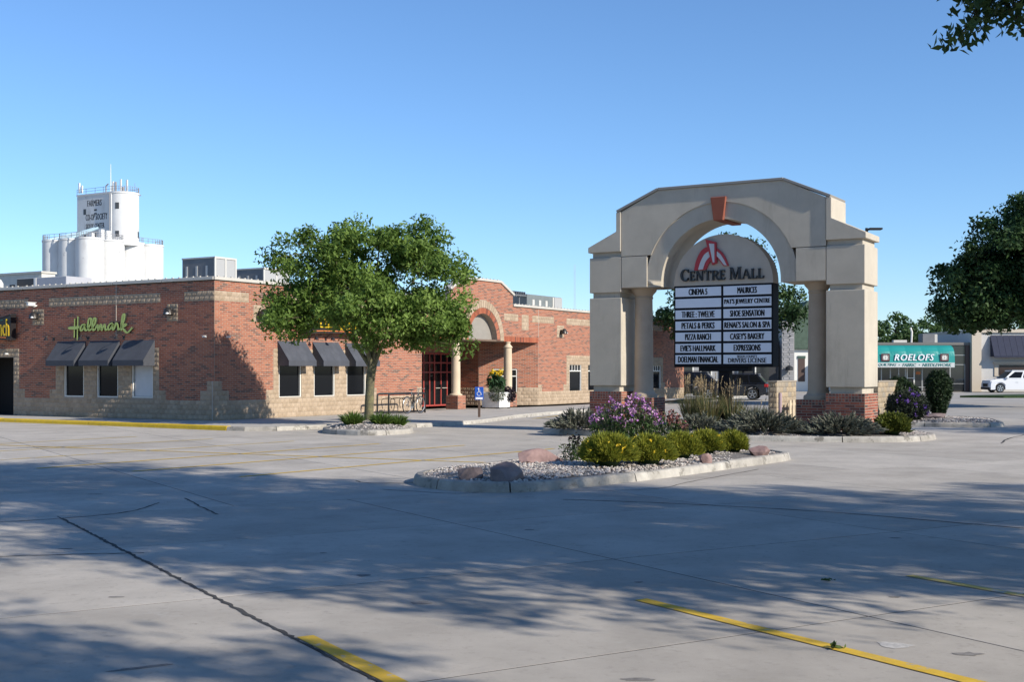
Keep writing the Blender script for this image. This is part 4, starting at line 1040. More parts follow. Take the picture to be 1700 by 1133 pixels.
# ================================================================== GRAIN ELEVATOR
t = thing('grain_elevator', 'white concrete grain elevator with lettered headhouse behind the mall at left', 'grain elevator', (-86.3, 250, .6), UA)
WHC = mat('elevator_white', (.62,.62,.61), .95, spec=.1, var=.06, scale=.3, stain=[((.36,.355,.35), .8, .64, .6, .05, .9), ((.47,.46,.45), .35, .56, .3, .1, .6)], bump=.1, bscale=2)
zt = 28.0
for i in range(4):
    for j in range(3):
        MB().lathe([(2.8,0),(2.8,zt),(2.9,zt),(2.9,zt+.35),(2.6,zt+.36)], 32, (i*5.35,j*5.1,0)).build('silo', WHC, t, smooth=40)
MB().box(0,16.05,-.3,10.5,zt-.5,zt+.3).build('deck', WHC, t)
MB().box(-1.5,16.05,-.9,10.2,0,zt-.2).build('infill', WHC, t)
def rails(pts, z, name, k=2):
    m = MB()
    for e in range(k): m.tube([(*p, z+.55*(e+1)) for p in pts], .045, 4)
    for p in dens(pts, 2): m.tube([(*p, z), (*p, z+1.15)], .05, 4)
    m.build(name, mat('rail_grey', (.25,.25,.26), .6), t)
def arcp(cx, cy, r, a0, a1, n): return [(cx+r*math.cos(R(a0+(a1-a0)*i/n)), cy+r*math.sin(R(a0+(a1-a0)*i/n))) for i in range(n+1)]
rails(arcp(0,10.2,2.7,90,200,5)+[(-2.3,6.5)]+arcp(0,5.1,2.7,160,200,2)+arcp(0,0,2.7,160,290,6)+arcp(5.35,0,2.7,240,300,3)+arcp(10.7,0,2.7,240,300,3)+arcp(16.05,0,2.7,240,380,6), zt+.3, 'railing')
# headhouse: slab-sided with a round end towards the sun
hx0, hx1, hy = 5.6, 11.9, 10.6; hr = (hx1-hx0)/2; hc = (hx0+hx1)/2; hz = 38.3
sec = [(hc+hr*math.cos(R(180+180*i/24)), hr*math.sin(R(180+180*i/24))) for i in range(25)] + [(hx1,hy),(hx0,hy)]
hh = MB().prism(sec, zt-.5, hz, 'z').build('headhouse', WHC, t, smooth=30)
MB().prism([(hc+(a-hc)*1.035, b*1.03 if b < 0 else (b+.1 if b > 1 else b)) for a, b in sec], hz, hz+.35, 'z').build('cornice', WHC, hh)
MB().box(hx0-.18,hx0+.05,-.05,.55,zt,hz).build('pilaster', WHC, hh); MB().tube([(hx0-.25,.3,zt),(hx0-.25,.3,hz+.3)], .1, 6).build('downpipe', mat('rail_grey', (.25,.25,.26), .6), hh)
for wd, wdt, hgt, yy, zz in (('FARMERS',4.4,1.3,5.2,35.95),('CO-OP SOCIETY',6.6,1.3,4.6,33.0),('SIOUX CENTER',5.7,1.1,5.0,31.2)):
    text_mb(wd, wdt, hgt, .02, bold=.03, spacing=1.1, res=2).xf(on_left(yy, zz, hx0-.005)).build('lettering', mat('faded_ink', (.06,.065,.07), .8), hh)
DKW = mat('elevator_window', (.06,.065,.07), .4)
for y, z, w_, h in ((8.2,34.3,.8,1.2),(4.9,34.9,.8,.4),(4.9,34.2,.8,.3),(8.2,29.0,.8,1.0),(4.9,29.0,.8,1.2)): MB().box(hx0-.03,hx0,y-w_/2,y+w_/2,z,z+h).build('window', DKW, hh)
for a, z, h in ((205,35.0,1.3),(205,29.2,1.2),(300,29.2,1.3)):
    ca, sa = math.cos(R(a)), math.sin(R(a)); m = MB().box(-.03,.03,-.4,.4,z,z+h); m.xf(lambda x,y,zz: (hc+(hr+.01+x)*ca-y*sa, (hr+.01+x)*sa+y*ca, zz)).build('window', DKW, hh)
rails([(hx0,hy),(hx0,5),(hx0,0)]+arcp(hc,0,hr,190,360,8)+[(hx1,hy)], hz+.35, 'railing')
ANT = mat('antenna_white', (.7,.7,.68), .5); RG = mat('rail_grey', (.25,.25,.26), .6)
m = MB()
for x, y, h in ((hx0+.1,10.0,2.2),(hx0+.2,9.3,1.6),(7.6,-.5,2.4),(8.8,-1.0,2.4),(7.0,1.2,2.0)): m.box(x-.14,x+.14,y-.16,y+.16,hz+.7,hz+.7+h)
m.build('panel_antenna', ANT, t)
MB().tube([(6.6,1.4,hz),(6.6,1.4,hz+6.3)], [.13,.05], 6).build('whip_antenna', ANT, t)
m = MB(); m.tube([(6.4,2.6,hz),(6.4,2.6,hz+1.8),(6.5,2.0,hz+2.2)], .16, 6); m.tube([(7.2,.6,hz),(7.2,.6,hz+2.6)], .25, 8); m.tube([(7.9,-.9,hz),(7.9,-.9,hz+1.5)], .3, 6); m.tube([(10.4,-1.6,hz),(10.4,-1.6,hz+2.6)], .05, 5); m.build('vent_pipe', RG, t)
m = MB(); m.tube([(11.4,.4,hz+.4),(13.2,-.4,hz+.4)], .12, 6); m.build('outrigger', RG, t)
PIPE = mat('spout_blue', (.35,.48,.55), .5)
m = MB(); m.tube([(hx0-.4,4.6,31.2),(-.5,8.6,zt+.6)], .28, 8); m.tube([(hx0-.4,3.6,31.2),(0,6.4,zt+.6)], .28, 8); m.tube([(hx0,10.5,30.6),(-1.0,12.4,zt+.4)], .25, 8); m.build('grain_spout', PIPE, t)
m = MB(); m.box(2.4,3.2,-.6,.2,zt+.3,zt+2.4); m.box(3.4,4.4,-1.1,-.2,zt+.3,zt+2.2); m.box(1.2,1.9,.8,1.5,zt+.3,zt+1.6); m.build('machine_house', ANT, t)
m = MB(); m.box(7.9,8.2,-2.86,-2.6,6,18.5); m.build('ladder_cage', RG, t)

# far mast right of the gable
t = thing('radio_mast', 'thin lattice radio mast on the skyline right of the entrance gable', 'mast', (35.3, 690, 0))
m = MB()
for a in range(3): m.tube([(.5*math.cos(a*2.1),.5*math.sin(a*2.1),0),(.5*math.cos(a*2.1),.5*math.sin(a*2.1),62)], .07, 4)
for k in range(30): m.tube([(.5,0,k*2),(-.25,.43,k*2+2),(-.25,-.43,k*2)], .05, 3)
m.build('lattice', mat('mast_steel', (.45,.45,.46), .6), t)

# ================================================================== STREET THINGS BY THE MALL
def mall_pt(x, y, z=0): return Mm @ Vector((x, y, z))
# bicycle rack: six hoops with bars, and a bicycle leaning on it
p = mall_pt(8.1, -1.15); t = thing('bike_rack', 'black tubular steel bike rack on the pavement before the brick front', 'bike rack', p, UA)
for x in (0, 1.2, 1.35, 2.5):
    pass
def hoop(m, x0, x1, y, h=.80, r=.036):
    m.tube(catmull([(x0,y,0),(x0,y,h-.14),(x0+.03,y,h-.03),(x0+.14,y,h)], 3) + catmull([(x1-.14,y,h),(x1-.03,y,h-.03),(x1,y,h-.14),(x1,y,0)], 3), r, 8)
for y in (-.28, .28):
    m = MB(); hoop(m, 0, 2.5, y); m.tube([(0,y,.06),(2.5,y,.06)], .025, 6); m.build('hoop_rail', BLACK, t, smooth=True)
m = MB()
for x in (.0, 2.5, 1.25): m.tube([(x,-.28,.06),(x,.28,.06)], .025, 6)
m.build('cross_bar', BLACK, t)
for k in range(4):
    m = MB(); x = .35+k*.6; m.tube(catmull([(x,-.28,.2),(x,-.32,.55),(x+.05,-.1,.62),(x+.05,.1,.62),(x,.32,.55),(x,.28,.2)], 4), .016, 6); m.build('wheel_loop', BLACK, t, smooth=True)
BK = mat('bike_frame', (.05,.055,.06), .3, spec=.5); ALU = mat('alloy', (.5,.5,.5), .3, metal=.8); TYRE = mat('tyre', (.02,.02,.02), .85)
t = thing('bicycle', 'dark bicycle parked against the black bike rack', 'bicycle', mall_pt(9.55, -1.62), UA+R(4))
def wheel(par, x, r=.34):
    o = MB(); n = 28; pts = [(x+r*math.cos(2*math.pi*i/n), 0, r+r*math.sin(2*math.pi*i/n)) for i in range(n+1)]; o.tube(pts, .02, 6, cap=False)
    w_ = o.build('wheel', TYRE, par, smooth=True)
    m = MB(); q = [(x+(r-.03)*math.cos(2*math.pi*i/n), 0, r+(r-.03)*math.sin(2*math.pi*i/n)) for i in range(n+1)]; m.tube(q, .012, 5, cap=False); m.build('rim', ALU, w_)
    m = MB()
    for i in range(16): a = 2*math.pi*i/16; m.tube([(x,(.02 if i%2 else -.02),r),(x+(r-.03)*math.cos(a),0,r+(r-.03)*math.sin(a))], .0025, 3, cap=False)
    m.tube([(x,-.05,r),(x,.05,r)], .025, 8); m.build('spokes', ALU, w_)
wheel(t, -.52); wheel(t, .52)
A, B_, Cc, D_ = (-.52,0,.34), (-.05,0,.30), (-.17,0,.76), (.36,0,.80)
m = MB()
for a, b, r in ((B_,Cc,.016),(B_,D_,.018),(Cc,D_,.016),(A,Cc,.01),(A,B_,.011),((.36,0,.80),(.40,0,.66),.02)): m.tube([a,b], r, 7)
fr = m.build('frame', BK, t)
m = MB(); m.tube([(.40,0,.66),(.44,.05,.55),(.52,.05,.34)], .012, 6); m.tube([(.40,0,.66),(.44,-.05,.55),(.52,-.05,.34)], .012, 6); m.build('fork', BK, t)
m = MB(); m.tube([(.36,0,.80),(.34,0,.94),(.42,0,.97)], .014, 6); m.tube(catmull([(.36,-.29,1.0),(.42,-.12,.98),(.42,.12,.98),(.36,.29,1.0)], 4), .013, 6); m.build('handlebar', ALU, t)
MB().prism([(-.32,.95),(-.30,.98),(-.05,.965),(-.04,.95),(-.2,.93)], -.06, .06, 'y').build('saddle', TYRE, t); MB().tube([Cc,(-.19,0,.94)], .013, 6).build('seat_post', ALU, t)
m = MB(); m.lathe([(.09,-.006),(.09,.006)], 20).xf(lambda a,b,c: (B_[0]+a, .045+c, B_[2]+b)); m.tube([(-.05,.05,.30),(.03,.07,.16)], .01, 5); m.tube([(-.05,-.05,.30),(-.13,-.07,.44)], .01, 5); m.build('crank', ALU, t)
# accessible parking sign
t = thing('parking_sign', 'small blue and white accessible parking sign on a brown post', 'sign', (-1.22, 45.5, 0), R(0))
MB().bevbox(-.045,.045,-.045,.045,-.1,.82,.01).build('post', mat('post_brown', (.10,.065,.05), .8, var=.2), t)
sp = MB().bevbox(-.16,.16,-.066,-.05,.64,1.12,.006).build('plate', mat('sign_blue', (.02,.09,.42), .4), t)
WHT = mat('sign_white', (.75,.76,.78), .4)
m = MB(); m.box(-.13,.13,-.0675,-.066,.66,.735); m.build('legend', WHT, sp)
m = MB(); m.lathe([(.028,-.002),(.028,.002)], 12).xf(lambda a,b,c: (-.02+a, -.068+c*.5, 1.055+b))
m.tube([(-.02,-.068,1.02),(-.015,-.068,.93),(.05,-.068,.92),(.075,-.068,.83),(.1,-.068,.835)], .013, 5); m.tube([(-.018,-.068,.985),(.045,-.068,.985)], .01, 5)
m.tube([(-.01+.07*math.cos(R(110+i*20)), -.068, .865+.07*math.sin(R(110+i*20))) for i in range(12)], .01, 5, cap=False); m.build('symbol', WHT, sp)
# white planter box with cannas
t = thing('planter_box', 'square white planter on the pavement between the entrance columns', 'planter', mall_pt(17.0, -.95), UA)
m = MB(); V_ = [(-.46,.0),(.46,.0)]
m.add([(-.46,-.46,.05),(.46,-.46,.05),(.46,.46,.05),(-.46,.46,.05),(-.50,-.50,.68),(.50,-.50,.68),(.50,.50,.68),(-.50,.50,.68)], [(0,1,5,4),(1,2,6,5),(2,3,7,6),(3,0,4,7),(3,2,1,0)])
m.build('box', mat('planter_white', (.74,.73,.70), .5), t)
m = MB()
for a in (-1, 1):
    for b in (-1, 1): m.box(a*.42-.05,a*.42+.05,b*.42-.05,b*.42+.05,0,.05)
m.build('foot', BLACK, t)
m = MB(); m.bevbox(-.54,.54,-.54,-.42,.66,.74,.012); m.bevbox(-.54,.54,.42,.54,.66,.74,.012); m.bevbox(-.54,-.42,-.42,.42,.66,.74,.012); m.bevbox(.42,.54,-.42,.42,.66,.74,.012); m.build('rim', mat('planter_white', (.74,.73,.70), .5), t)
MB().box(-.43,.43,-.43,.43,.55,.66).build('soil', SOIL, t)
def clump(center, rad, n, flat=1.0, low=-1.0):
    d = nr.normal(size=(n,3)); d /= np.linalg.norm(d, axis=1)[:,None]; d = d[d[:,2] > low]
    r = (.35+.65*nr.uniform(0,1,len(d))**.5)[:,None]
    return np.array(center) + d*r*np.array([rad,rad,rad*flat]), d
CANNA = foliage('leaf_canna', [(.02,.05,.02),(.035,.08,.03),(.06,.11,.04)], .2); YFL = mat('flower_yellow', (.75,.52,.03), .6, transl=.2)
GREY_L = foliage('leaf_greygreen', [(.04,.06,.03),(.08,.10,.06),(.12,.14,.09)], .2); PURP_L = foliage('leaf_purple', [(.012,.008,.012),(.025,.015,.022)], .1)
t = thing('canna_plant', 'tall canna with broad leaves and yellow blooms in the white planter', 'plant', mall_pt(17.0, -.95, .66), UA)
P_, N2 = clump((0,0,.5), .42, 260, 1.25); link('leaves', leaf_mesh('leaves', P_, .30, CANNA, N2, -.4, .38), t)
m = MB()
for a in range(7): m.tube([(0,0,0),(.12*math.cos(a),.12*math.sin(a),.5),(.2*math.cos(a),.2*math.sin(a),.95)], .014, 5)
m.build('stems', CANNA, t)
fp = np.concatenate([nr.normal((math.cos(a)*.24, math.sin(a)*.24, .98+.1*math.sin(a*3)), .05, (40,3)) for a in range(7)]); link('flowers', leaf_mesh('flowers', fp, .09, YFL, None, 0, .8), t, kind='stuff')
t = thing('trailing_plant', 'grey green trailing foliage hanging over the left of the white planter', 'plant', mall_pt(16.72, -1.35, .62), UA)
P_, N2 = clump((-.12,.1,.02), .40, 900, .95); link('leaves', leaf_mesh('leaves', P_, .075, GREY_L, N2, .5, .6), t)
t = thing('trailing_plant', 'near black purple trailing foliage hanging over the right of the white planter', 'plant', mall_pt(17.42, -1.35, .62), UA)
P_, N2 = clump((.05,0,.0), .36, 900, 1.1); link('leaves', leaf_mesh('leaves', P_, .09, PURP_L, N2, .5, .6), t)

# ================================================================== ROCKS AND PLANTS OF THE ISLANDS
PINKR = mat('pink_quartzite', (.33,.22,.20), .85, c2=(.20,.13,.12), scale=3.5, bump=.5, bscale=12)
GREYR = mat('grey_boulder', (.16,.125,.118), .9, c2=(.27,.205,.19), scale=3, bump=.6, bscale=10)
def boulder(label, x, y, z, sx, sy, sz, m, seed, rz=0):
    r = random.Random(seed); bm = bmesh.new(); bmesh.ops.create_icosphere(bm, subdivisions=3, radius=1)
    planes = [(Vector((r.gauss(0,1),r.gauss(0,1),r.gauss(0,.8))).normalized(), r.uniform(.5,.86)) for _ in range(22)]
    for v in bm.verts:
        for n, d in planes:
            k = v.co.dot(n)
            if k > d: v.co -= n*(k-d)*.97
        v.co *= 1+r.uniform(-.025,.025)
        v.co = Vector((v.co.x*sx, v.co.y*sy, v.co.z*sz))
    o = MB().frombm(bm).build('boulder', m, None, (x,y,z), (0,0,rz), smooth=14); return tag(o, label, 'rock', 'boulders in the gravel')
boulder('small dark grey boulder nearest the left nose of the gravel island', -.66, 19.35, .04, .28, .24, .22, GREYR, 3)
boulder('large rounded dark grey boulder on the gravel island', -.08, 18.98, .08, .40, .33, .29, GREYR, 5, .3)
boulder('dark boulder tucked behind the large rounded one', -.12, 19.7, .08, .28, .25, .28, GREYR, 9, 1.0)
boulder('long flat pink boulder at the back of the gravel island', .48, 22.0, .06, .62, .38, .25, PINKR, 12, .15)
boulder('small pink boulder at the right end of the gravel island', 4.98, 24.5, .09, .30, .24, .17, PINKR, 15, .4)
boulder('tiny pink boulder between the round green bushes', 3.55, 22.5, .08, .16, .14, .14, PINKR, 18)
boulder('flat grey rock on the gravel of the right-hand island', 14.6, 42.6, .08, .8, .4, .2, GREYR, 21, .2)

COREO = foliage('leaf_coreopsis', [(.11,.135,.02),(.18,.205,.028),(.28,.29,.036),(.36,.33,.045)], .35)
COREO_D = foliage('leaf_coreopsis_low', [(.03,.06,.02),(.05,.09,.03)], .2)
def mound_bush(label, x, y, r, h, z, n=9000, fl=18, mt=COREO, group='round fine-leaved bushes on the gravel island', leaf=.055, cat='bush', asp=.16, lump=.12):
    t = thing('mound_bush', label, cat, (x, y, z), 0, group)
    th = nr.uniform(0, 2*math.pi, n); c = nr.uniform(-.25, 1, n); s = np.sqrt(np.clip(1-c*c, 0, 1))
    lum = 1 + lump*np.sin(th*3+x)*s + lump*.8*np.sin(th*5+c*4+y) + .04*np.sin(th*11+c*9)
    d = np.stack([np.cos(th)*s, np.sin(th)*s, c], 1); k = (nr.uniform(.6,1,n)**.5*lum)[:,None]
    P = d*k*np.array([r,r,h*.62]) + np.array([0,0,h*.40]); P = P[P[:,2] > .0]; d = d[:len(P)]
    tn = np.clip((P[:,2]/h)*.75 + .12, 0, 1)
    A_ = P*np.array([.86,.86,.9]); tips = P + nr.normal(0, leaf*.5, P.shape) + np.array([0,0,leaf*.5])
    o = link('foliage', blade_mesh('foliage', A_ + nr.normal(0,.01,A_.shape), tips, leaf*asp*2.2, mt, tone=nr.uniform(.1,.9,len(P))), t)
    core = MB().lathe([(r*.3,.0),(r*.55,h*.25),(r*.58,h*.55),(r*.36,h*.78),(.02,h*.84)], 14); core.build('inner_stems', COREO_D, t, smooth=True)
    if fl:
        a = nr.uniform(0,2*math.pi,fl); cc = nr.uniform(.1,.85,fl); ss = np.sqrt(1-cc*cc)
        Pf = np.stack([np.cos(a)*ss*r*1.02, np.sin(a)*ss*r*1.02, cc*h*.64+h*.40], 1)
        Pf = np.repeat(Pf, 5, 0) + nr.normal(0, .012, (fl*5,3)); link('flowers', leaf_mesh('flowers', Pf, .035, YFL, None, 0, .8), t, kind='stuff')
    return t
mound_bush('largest round yellow-green bush, leftmost of the row on the near gravel island', 1.64, 21.15, .50, .56, z_near(1.6,21.2)-.03, 13000, 24)
mound_bush('second round bush from the left in the row on the gravel island', 2.43, 21.75, .45, .53, z_near(2.5,21.9)-.03, 11000, 12)
mound_bush('middle round bush of the row on the gravel island', 3.2, 23.2, .40, .50, z_near(3.2,23.1)-.03, 9000, 4)
mound_bush('fourth round bush from the left in the row on the gravel island', 3.88, 24.5, .38, .48, z_near(3.9,24.5)-.03, 8000, 2)
mound_bush('rightmost and smallest round bush of the row on the gravel island', 4.55, 25.2, .34, .44, z_near(4.5,25.3)-.03, 7000, 2)
mound_bush('round lime-green shrub at the right corner of the arch island', 10.05, 32.35, .47, .55, z_arch(10,32.4)-.02, 7000, 0, foliage('leaf_lime', [(.05,.07,.014),(.10,.12,.02),(.16,.17,.03)], .25), 'shrubs round the arch', .07, 'shrub', .4)
# phlox-like flower bed behind the bushes
PHL = foliage('leaf_phlox', [(.035,.07,.02),(.065,.12,.035),(.11,.17,.055),(.17,.15,.10)], .3)
MAG = mat('flower_magenta', (.42,.10,.45), .6, tone=[(.42,.14,.46),(.55,.26,.54),(.64,.42,.58)], transl=.25)
MAR = mat('seedhead_maroon', (.09,.03,.03), .8, tone=[(.06,.02,.02),(.16,.05,.05),(.30,.16,.14)])
BLK = mat('seedhead_black', (.015,.010,.012), .9)
def flower_clump(label, x, y, z, rx, ry, h, stems, fm, blooms, lm=PHL, name='flowering_plant', group=None, fs=.055, leaf=.09):
    t = thing(name, label, 'flowering plant', (x,y,z), 0, group)
    a = nr.uniform(0,2*math.pi,stems); q = np.sqrt(nr.uniform(0,1,stems)); bx_, by_ = np.cos(a)*q*rx*.7, np.sin(a)*q*ry*.7
    hh = h*(1-.35*q**2)*nr.uniform(.8,1.08,stems); tx, ty = bx_*1.4, by_*1.4
    m = MB()
    P = []
    for i in range(stems):
        m.tube([(bx_[i],by_[i],0),((bx_[i]+tx[i])/2,(by_[i]+ty[i])/2,hh[i]*.55),(tx[i],ty[i],hh[i])], .006, 3, cap=False)
        k = 34; u_ = nr.uniform(.1,1,k); P.append(np.stack([bx_[i]+(tx[i]-bx_[i])*u_, by_[i]+(ty[i]-by_[i])*u_, hh[i]*u_], 1) + nr.normal(0,.05,(k,3)))
    m.build('stems', lm, t); link('leaves', leaf_mesh('leaves', np.concatenate(P), leaf, lm, None, -.3, .28), t)
    ids = nr.choice(stems, min(blooms, stems), replace=False); F_ = np.stack([tx[ids],ty[ids],hh[ids]+.02], 1)
    F_ = np.repeat(F_, 14, 0) + nr.normal(0, .038, (len(ids)*14,3)); link('blooms', leaf_mesh('blooms', F_, fs, fm, None, 0, .85), t, kind='stuff')
    return t
flower_clump('tall clump of purple-pink flowers in front of the left brick foot of the arch', 2.35, 25.0, z_near(2.35,25)-.03, .80, .55, 1.08, 95, MAG, 44, fs=.05)
flower_clump('lower flowers with maroon seedheads right of the purple clump', 3.2, 25.7, z_near(3.2,25.7)-.03, .55, .5, .85, 46, MAR, 40)
flower_clump('dark seedheads sprawling left of the largest round bush', 1.2, 22.3, z_near(1.2,22.3)-.03, .30, .3, .5, 9, BLK, 8, fs=.05)
# spreading grey junipers
JUN = foliage('leaf_juniper', [(.07,.08,.06),(.11,.125,.095),(.16,.17,.135),(.22,.20,.15)], .1)
def juniper(label, x, y, rx, ry, h, rz, n, z):
    t = thing('spreading_juniper', label, 'shrub', (x,y,z), rz, 'grey junipers along the arch island')
    k = n//42; a = nr.uniform(0,2*math.pi,k); q = nr.uniform(.05,1,k)**.6; ex, ey = np.cos(a)*q*rx, np.sin(a)*q*ry
    ez_ = h*(1-q**2*.75)*nr.uniform(.6,1.15,k)+.04; roots, tips = [], []; m = MB()
    for i in range(k):
        r0 = np.array([ex[i]*.55,ey[i]*.55,max(.03,ez_[i]*.45)]); e = np.array([ex[i],ey[i],ez_[i]])
        m.tube([r0, (r0+e)/2+np.array([0,0,.03]), e], .007, 3, cap=False)
        u_ = nr.uniform(0,1,42)[:,None]; b = r0+(e-r0)*u_; d = (e-r0)/np.linalg.norm(e-r0)
        roots.append(b); tips.append(b + d*nr.uniform(.05,.12,(42,1)) + nr.normal(0,.03,(42,3)))
    m.build('branches', BARK_D, t); link('foliage', blade_mesh('foliage', np.concatenate(roots), np.concatenate(tips), .022, JUN), t)
    return t
juniper('grey juniper spreading over the kerb left of the left arch foot', 1.95, 35.0, 1.05, .85, .55, -.5, 9000, z_arch(1.95,35.0)-.03)
juniper('long low grey juniper in front of the right arch pedestal', 6.7, 32.75, 1.35, .62, .55, -.42, 15000, z_arch(6.7,32.75)-.03)
juniper('grey juniper hiding the foot of the right arch pier', 8.6, 32.15, 1.2, .55, .52, -.3, 14000, z_arch(8.6,32.15)-.03)
juniper('small grey plant at the left end of the long juniper', 5.15, 33.6, .62, .5, .42, 0, 4000, z_arch(5.15,33.6)-.03)
# feather reed grass round the sign post
REED = foliage('grass_reed', [(.06,.085,.03),(.11,.135,.05),(.19,.18,.08),(.32,.25,.12)], .3); PLUME = foliage('grass_plume', [(.30,.22,.12),(.45,.35,.21),(.56,.46,.30)], .3)
def reed(label, x, y, r, h, n, pl, z, lean=.35):
    t = thing('reed_grass', label, 'ornamental grass', (x,y,z), 0, 'tall grasses round the sign post')
    a = nr.uniform(0,2*math.pi,n); q = nr.uniform(0,1,n)**.5; b = np.stack([np.cos(a)*q*r*.45,np.sin(a)*q*r*.45,np.zeros(n)],1)
    e = b*(1+lean*4) + nr.normal(0,.06,(n,3)); e[:,2] = h*nr.uniform(.45,.85,n); link('blades', blade_mesh('blades', b, e, .013, REED, bend=.06), t)
    a = nr.uniform(0,2*math.pi,pl); q = nr.uniform(0,1,pl)**.5; b = np.stack([np.cos(a)*q*r*.4,np.sin(a)*q*r*.4,np.zeros(pl)],1)
    e = b*(1+lean*3); e[:,2] = h*nr.uniform(.85,1.12,pl); e += nr.normal(0,.03,(pl,3)); link('culms', blade_mesh('culms', b, e, .007, PLUME, tone=.2), t)
    P = []; Q = []
    for i in range(pl):
        d = (e[i]-b[i]); d /= np.linalg.norm(d); u_ = nr.uniform(-.26,.02,26)[:,None]; s0 = e[i]+d*u_; P.append(s0); Q.append(s0+d*.05+nr.normal(0,.014,(26,3)))
    link('plumes', blade_mesh('plumes', np.concatenate(P), np.concatenate(Q), .012, PLUME), t)
gz = z_arch(6,35.5)-.02
def apt(dx, dy): q = Ma @ Vector((dx, dy, 0)); return q.x, q.y
reed('tan-plumed reed grass left of the sign post', *apt(.1,4.95), .50, 1.35, 420, 30, gz)
reed('tan-plumed reed grass directly before the sign post', *apt(-.15,4.35), .46, 1.3, 380, 26, gz)
reed('tan-plumed reed grass just right of the sign post', *apt(.1,3.72), .40, 1.2, 320, 18, gz)
reed('short dark green grass clump right of the plumed grasses', *apt(.2,3.15), .42, .85, 420, 4, gz, .5)
# daylily clumps under the island tree
LILY = foliage('leaf_daylily', [(.04,.08,.015),(.08,.14,.025),(.14,.21,.04)], .3)
def lily(label, x, y, r, h, n):
    t = thing('daylily_clump', label, 'plant', (x,y,z_tree(x,y)-.02), 0, 'grassy clumps under the island tree')
    a = nr.uniform(0,2*math.pi,n); q = nr.uniform(0,1,n)**.5; b = np.stack([np.cos(a)*q*r*.5,np.sin(a)*q*r*.5,np.zeros(n)],1); e = b*2.0+nr.normal(0,.05,(n,3)); e[:,2] = h*nr.uniform(.3,1,n)*(1-.4*q)
    link('leaves', blade_mesh('leaves', b, e, .022, LILY, bend=.22), t)
lily('grassy green clump left of the island tree trunk', -4.72, 36.2, .46, .52, 520)
lily('grassy green clump right of the island tree trunk', -3.85, 36.15, .44, .50, 460)
lily('rightmost grassy green clump on the tree island', -3.40, 36.45, .40, .46, 380)

# ================================================================== TREES
s_ = .01887
def lobe(px, py, rx, ry, dy=0, rd=None): return ((px-612)*s_, dy, 1.65+(617-py)*s_, rx*s_, (rd or rx)*s_, ry*s_)
tree('island_tree', 'ash tree with spreading light green crown on the small island before the mall', (-4.49, 38.3, .04), 2.35,
     [lobe(605,425,78,55), lobe(515,432,58,46,-.3), lobe(492,505,58,42,.2), lobe(690,425,62,48,.3), lobe(742,470,50,52,-.2), lobe(705,530,68,46,-.5), lobe(600,505,75,42,-.7,90), lobe(570,480,70,50,.9), lobe(660,480,70,55,1.0), lobe(725,562,52,34,-.3), lobe(478,528,46,34,-.2), lobe(640,550,60,32,-.5), lobe(690,400,50,34,0)],
     310, 140, .15, G_ISL, BARK_M, .142, limbs=8, cr=.5, shell=.4, fork=(.12,0,1.85))
tree('street_tree', 'dark green tree behind the directory sign and arch', (12.75, 72.0, LOT), 2.6,
     [(0,0,6.6,3.2,3.2,2.9), (-2.4,0,5.2,1.8,1.8,1.5), (2.4,-.5,5.4,2.2,2.2,1.9), (.6,0,8.3,2.0,2.0,1.6)], 200, 95, .26, G_DARK, BARK_D, .2, cr=.75)
tree('street_tree', 'large dark leafy tree at the right edge of the picture', (28.0, 62.0, LOT), 3.0,
     [(0,0,7.3,4.2,4.2,3.2), (-3.6,.5,5.9,2.9,2.8,2.0), (-3.1,-1,7.9,2.4,2.4,1.9), (1.2,-2,5.2,3.4,2.6,1.7), (-.5,-1.5,9.4,2.9,2.7,1.7), (-4.8,0,5.0,1.7,1.7,1.1), (3.2,0,7.0,2.8,2.8,2.5)], 760, 125, .26, G_DARK, BARK_D, .3, cr=.8, limbs=8)
for i, (x, y, h, r) in enumerate([(46,152,9.6,5.5),(54,158,9.0,5.0),(62,150,9.8,5.5),(38,165,9.3,4.5),(76,160,10,6)]):
    tree('background_tree', ['leafy tree on the skyline left of the vent pipe over the teal awning','leafy tree on the skyline behind the vent pipe over the teal awning','leafy tree on the skyline over the dark glass beside the teal awning','leafy tree just showing beside the right pier of the arch','leafy tree behind the pale shop at far right'][i], (x, y, LOT), 2.5, [(0,0,h*.6,r,r*.8,h*.34),(-r*.5,-1,h*.5,r*.6,r*.6,h*.28),(r*.5,-1,h*.48,r*.6,r*.6,h*.3)], 110, 55, .55, G_FAR, BARK_D, .25, group='trees on the skyline', cr=1.0)
# trees beside and behind the photographer: their crowns shade the near lot, one twig hangs into the picture
def shade(label, base, lobes, clumps):
    L = [(x-base[0], y-base[1], z-LOT, a, b, c) for x, y, z, a, b, c in lobes]
    return tree('shade_tree', label, (*base, LOT), 3.2, L, clumps, 80, .168, G_SHADE, BARK, .22, cr=.62, shell=.3, limbs=len(L))
shade('tree right of the view whose leafy twigs hang into the top right corner', (8.6, 9.2), [(5.2,10.4,9.2,3.5,3.2,2.4),(8.0,9.2,8.5,3.4,3.2,2.8),(9.4,8.6,6.0,2.9,2.8,2.0),(7.6,11.6,10.2,3.0,2.6,1.9),(11,7.6,6.4,2.9,2.6,2.1),(7.8,7.0,7.6,2.6,2.4,2.0),(5.9,7.3,5.9,1.4,1.3,1.2),(10.2,4.6,6.6,2.8,2.2,1.9),(8.3,4.9,7.0,2.6,2.0,1.7)  ,(3.4,9.8,10.6,2.6,2.4,1.7)], 840)
shade('tree outside the right edge that shades the lot before the gravel island', (15.2, 6.2), [(14.0,7.2,9.2,3.4,3.0,2.6),(15.2,5.6,6.4,3.4,3.0,2.1),(16.4,7.2,10.4,3.0,2.8,2.0),(12.6,5.6,6.2,2.8,2.6,1.9)], 310)
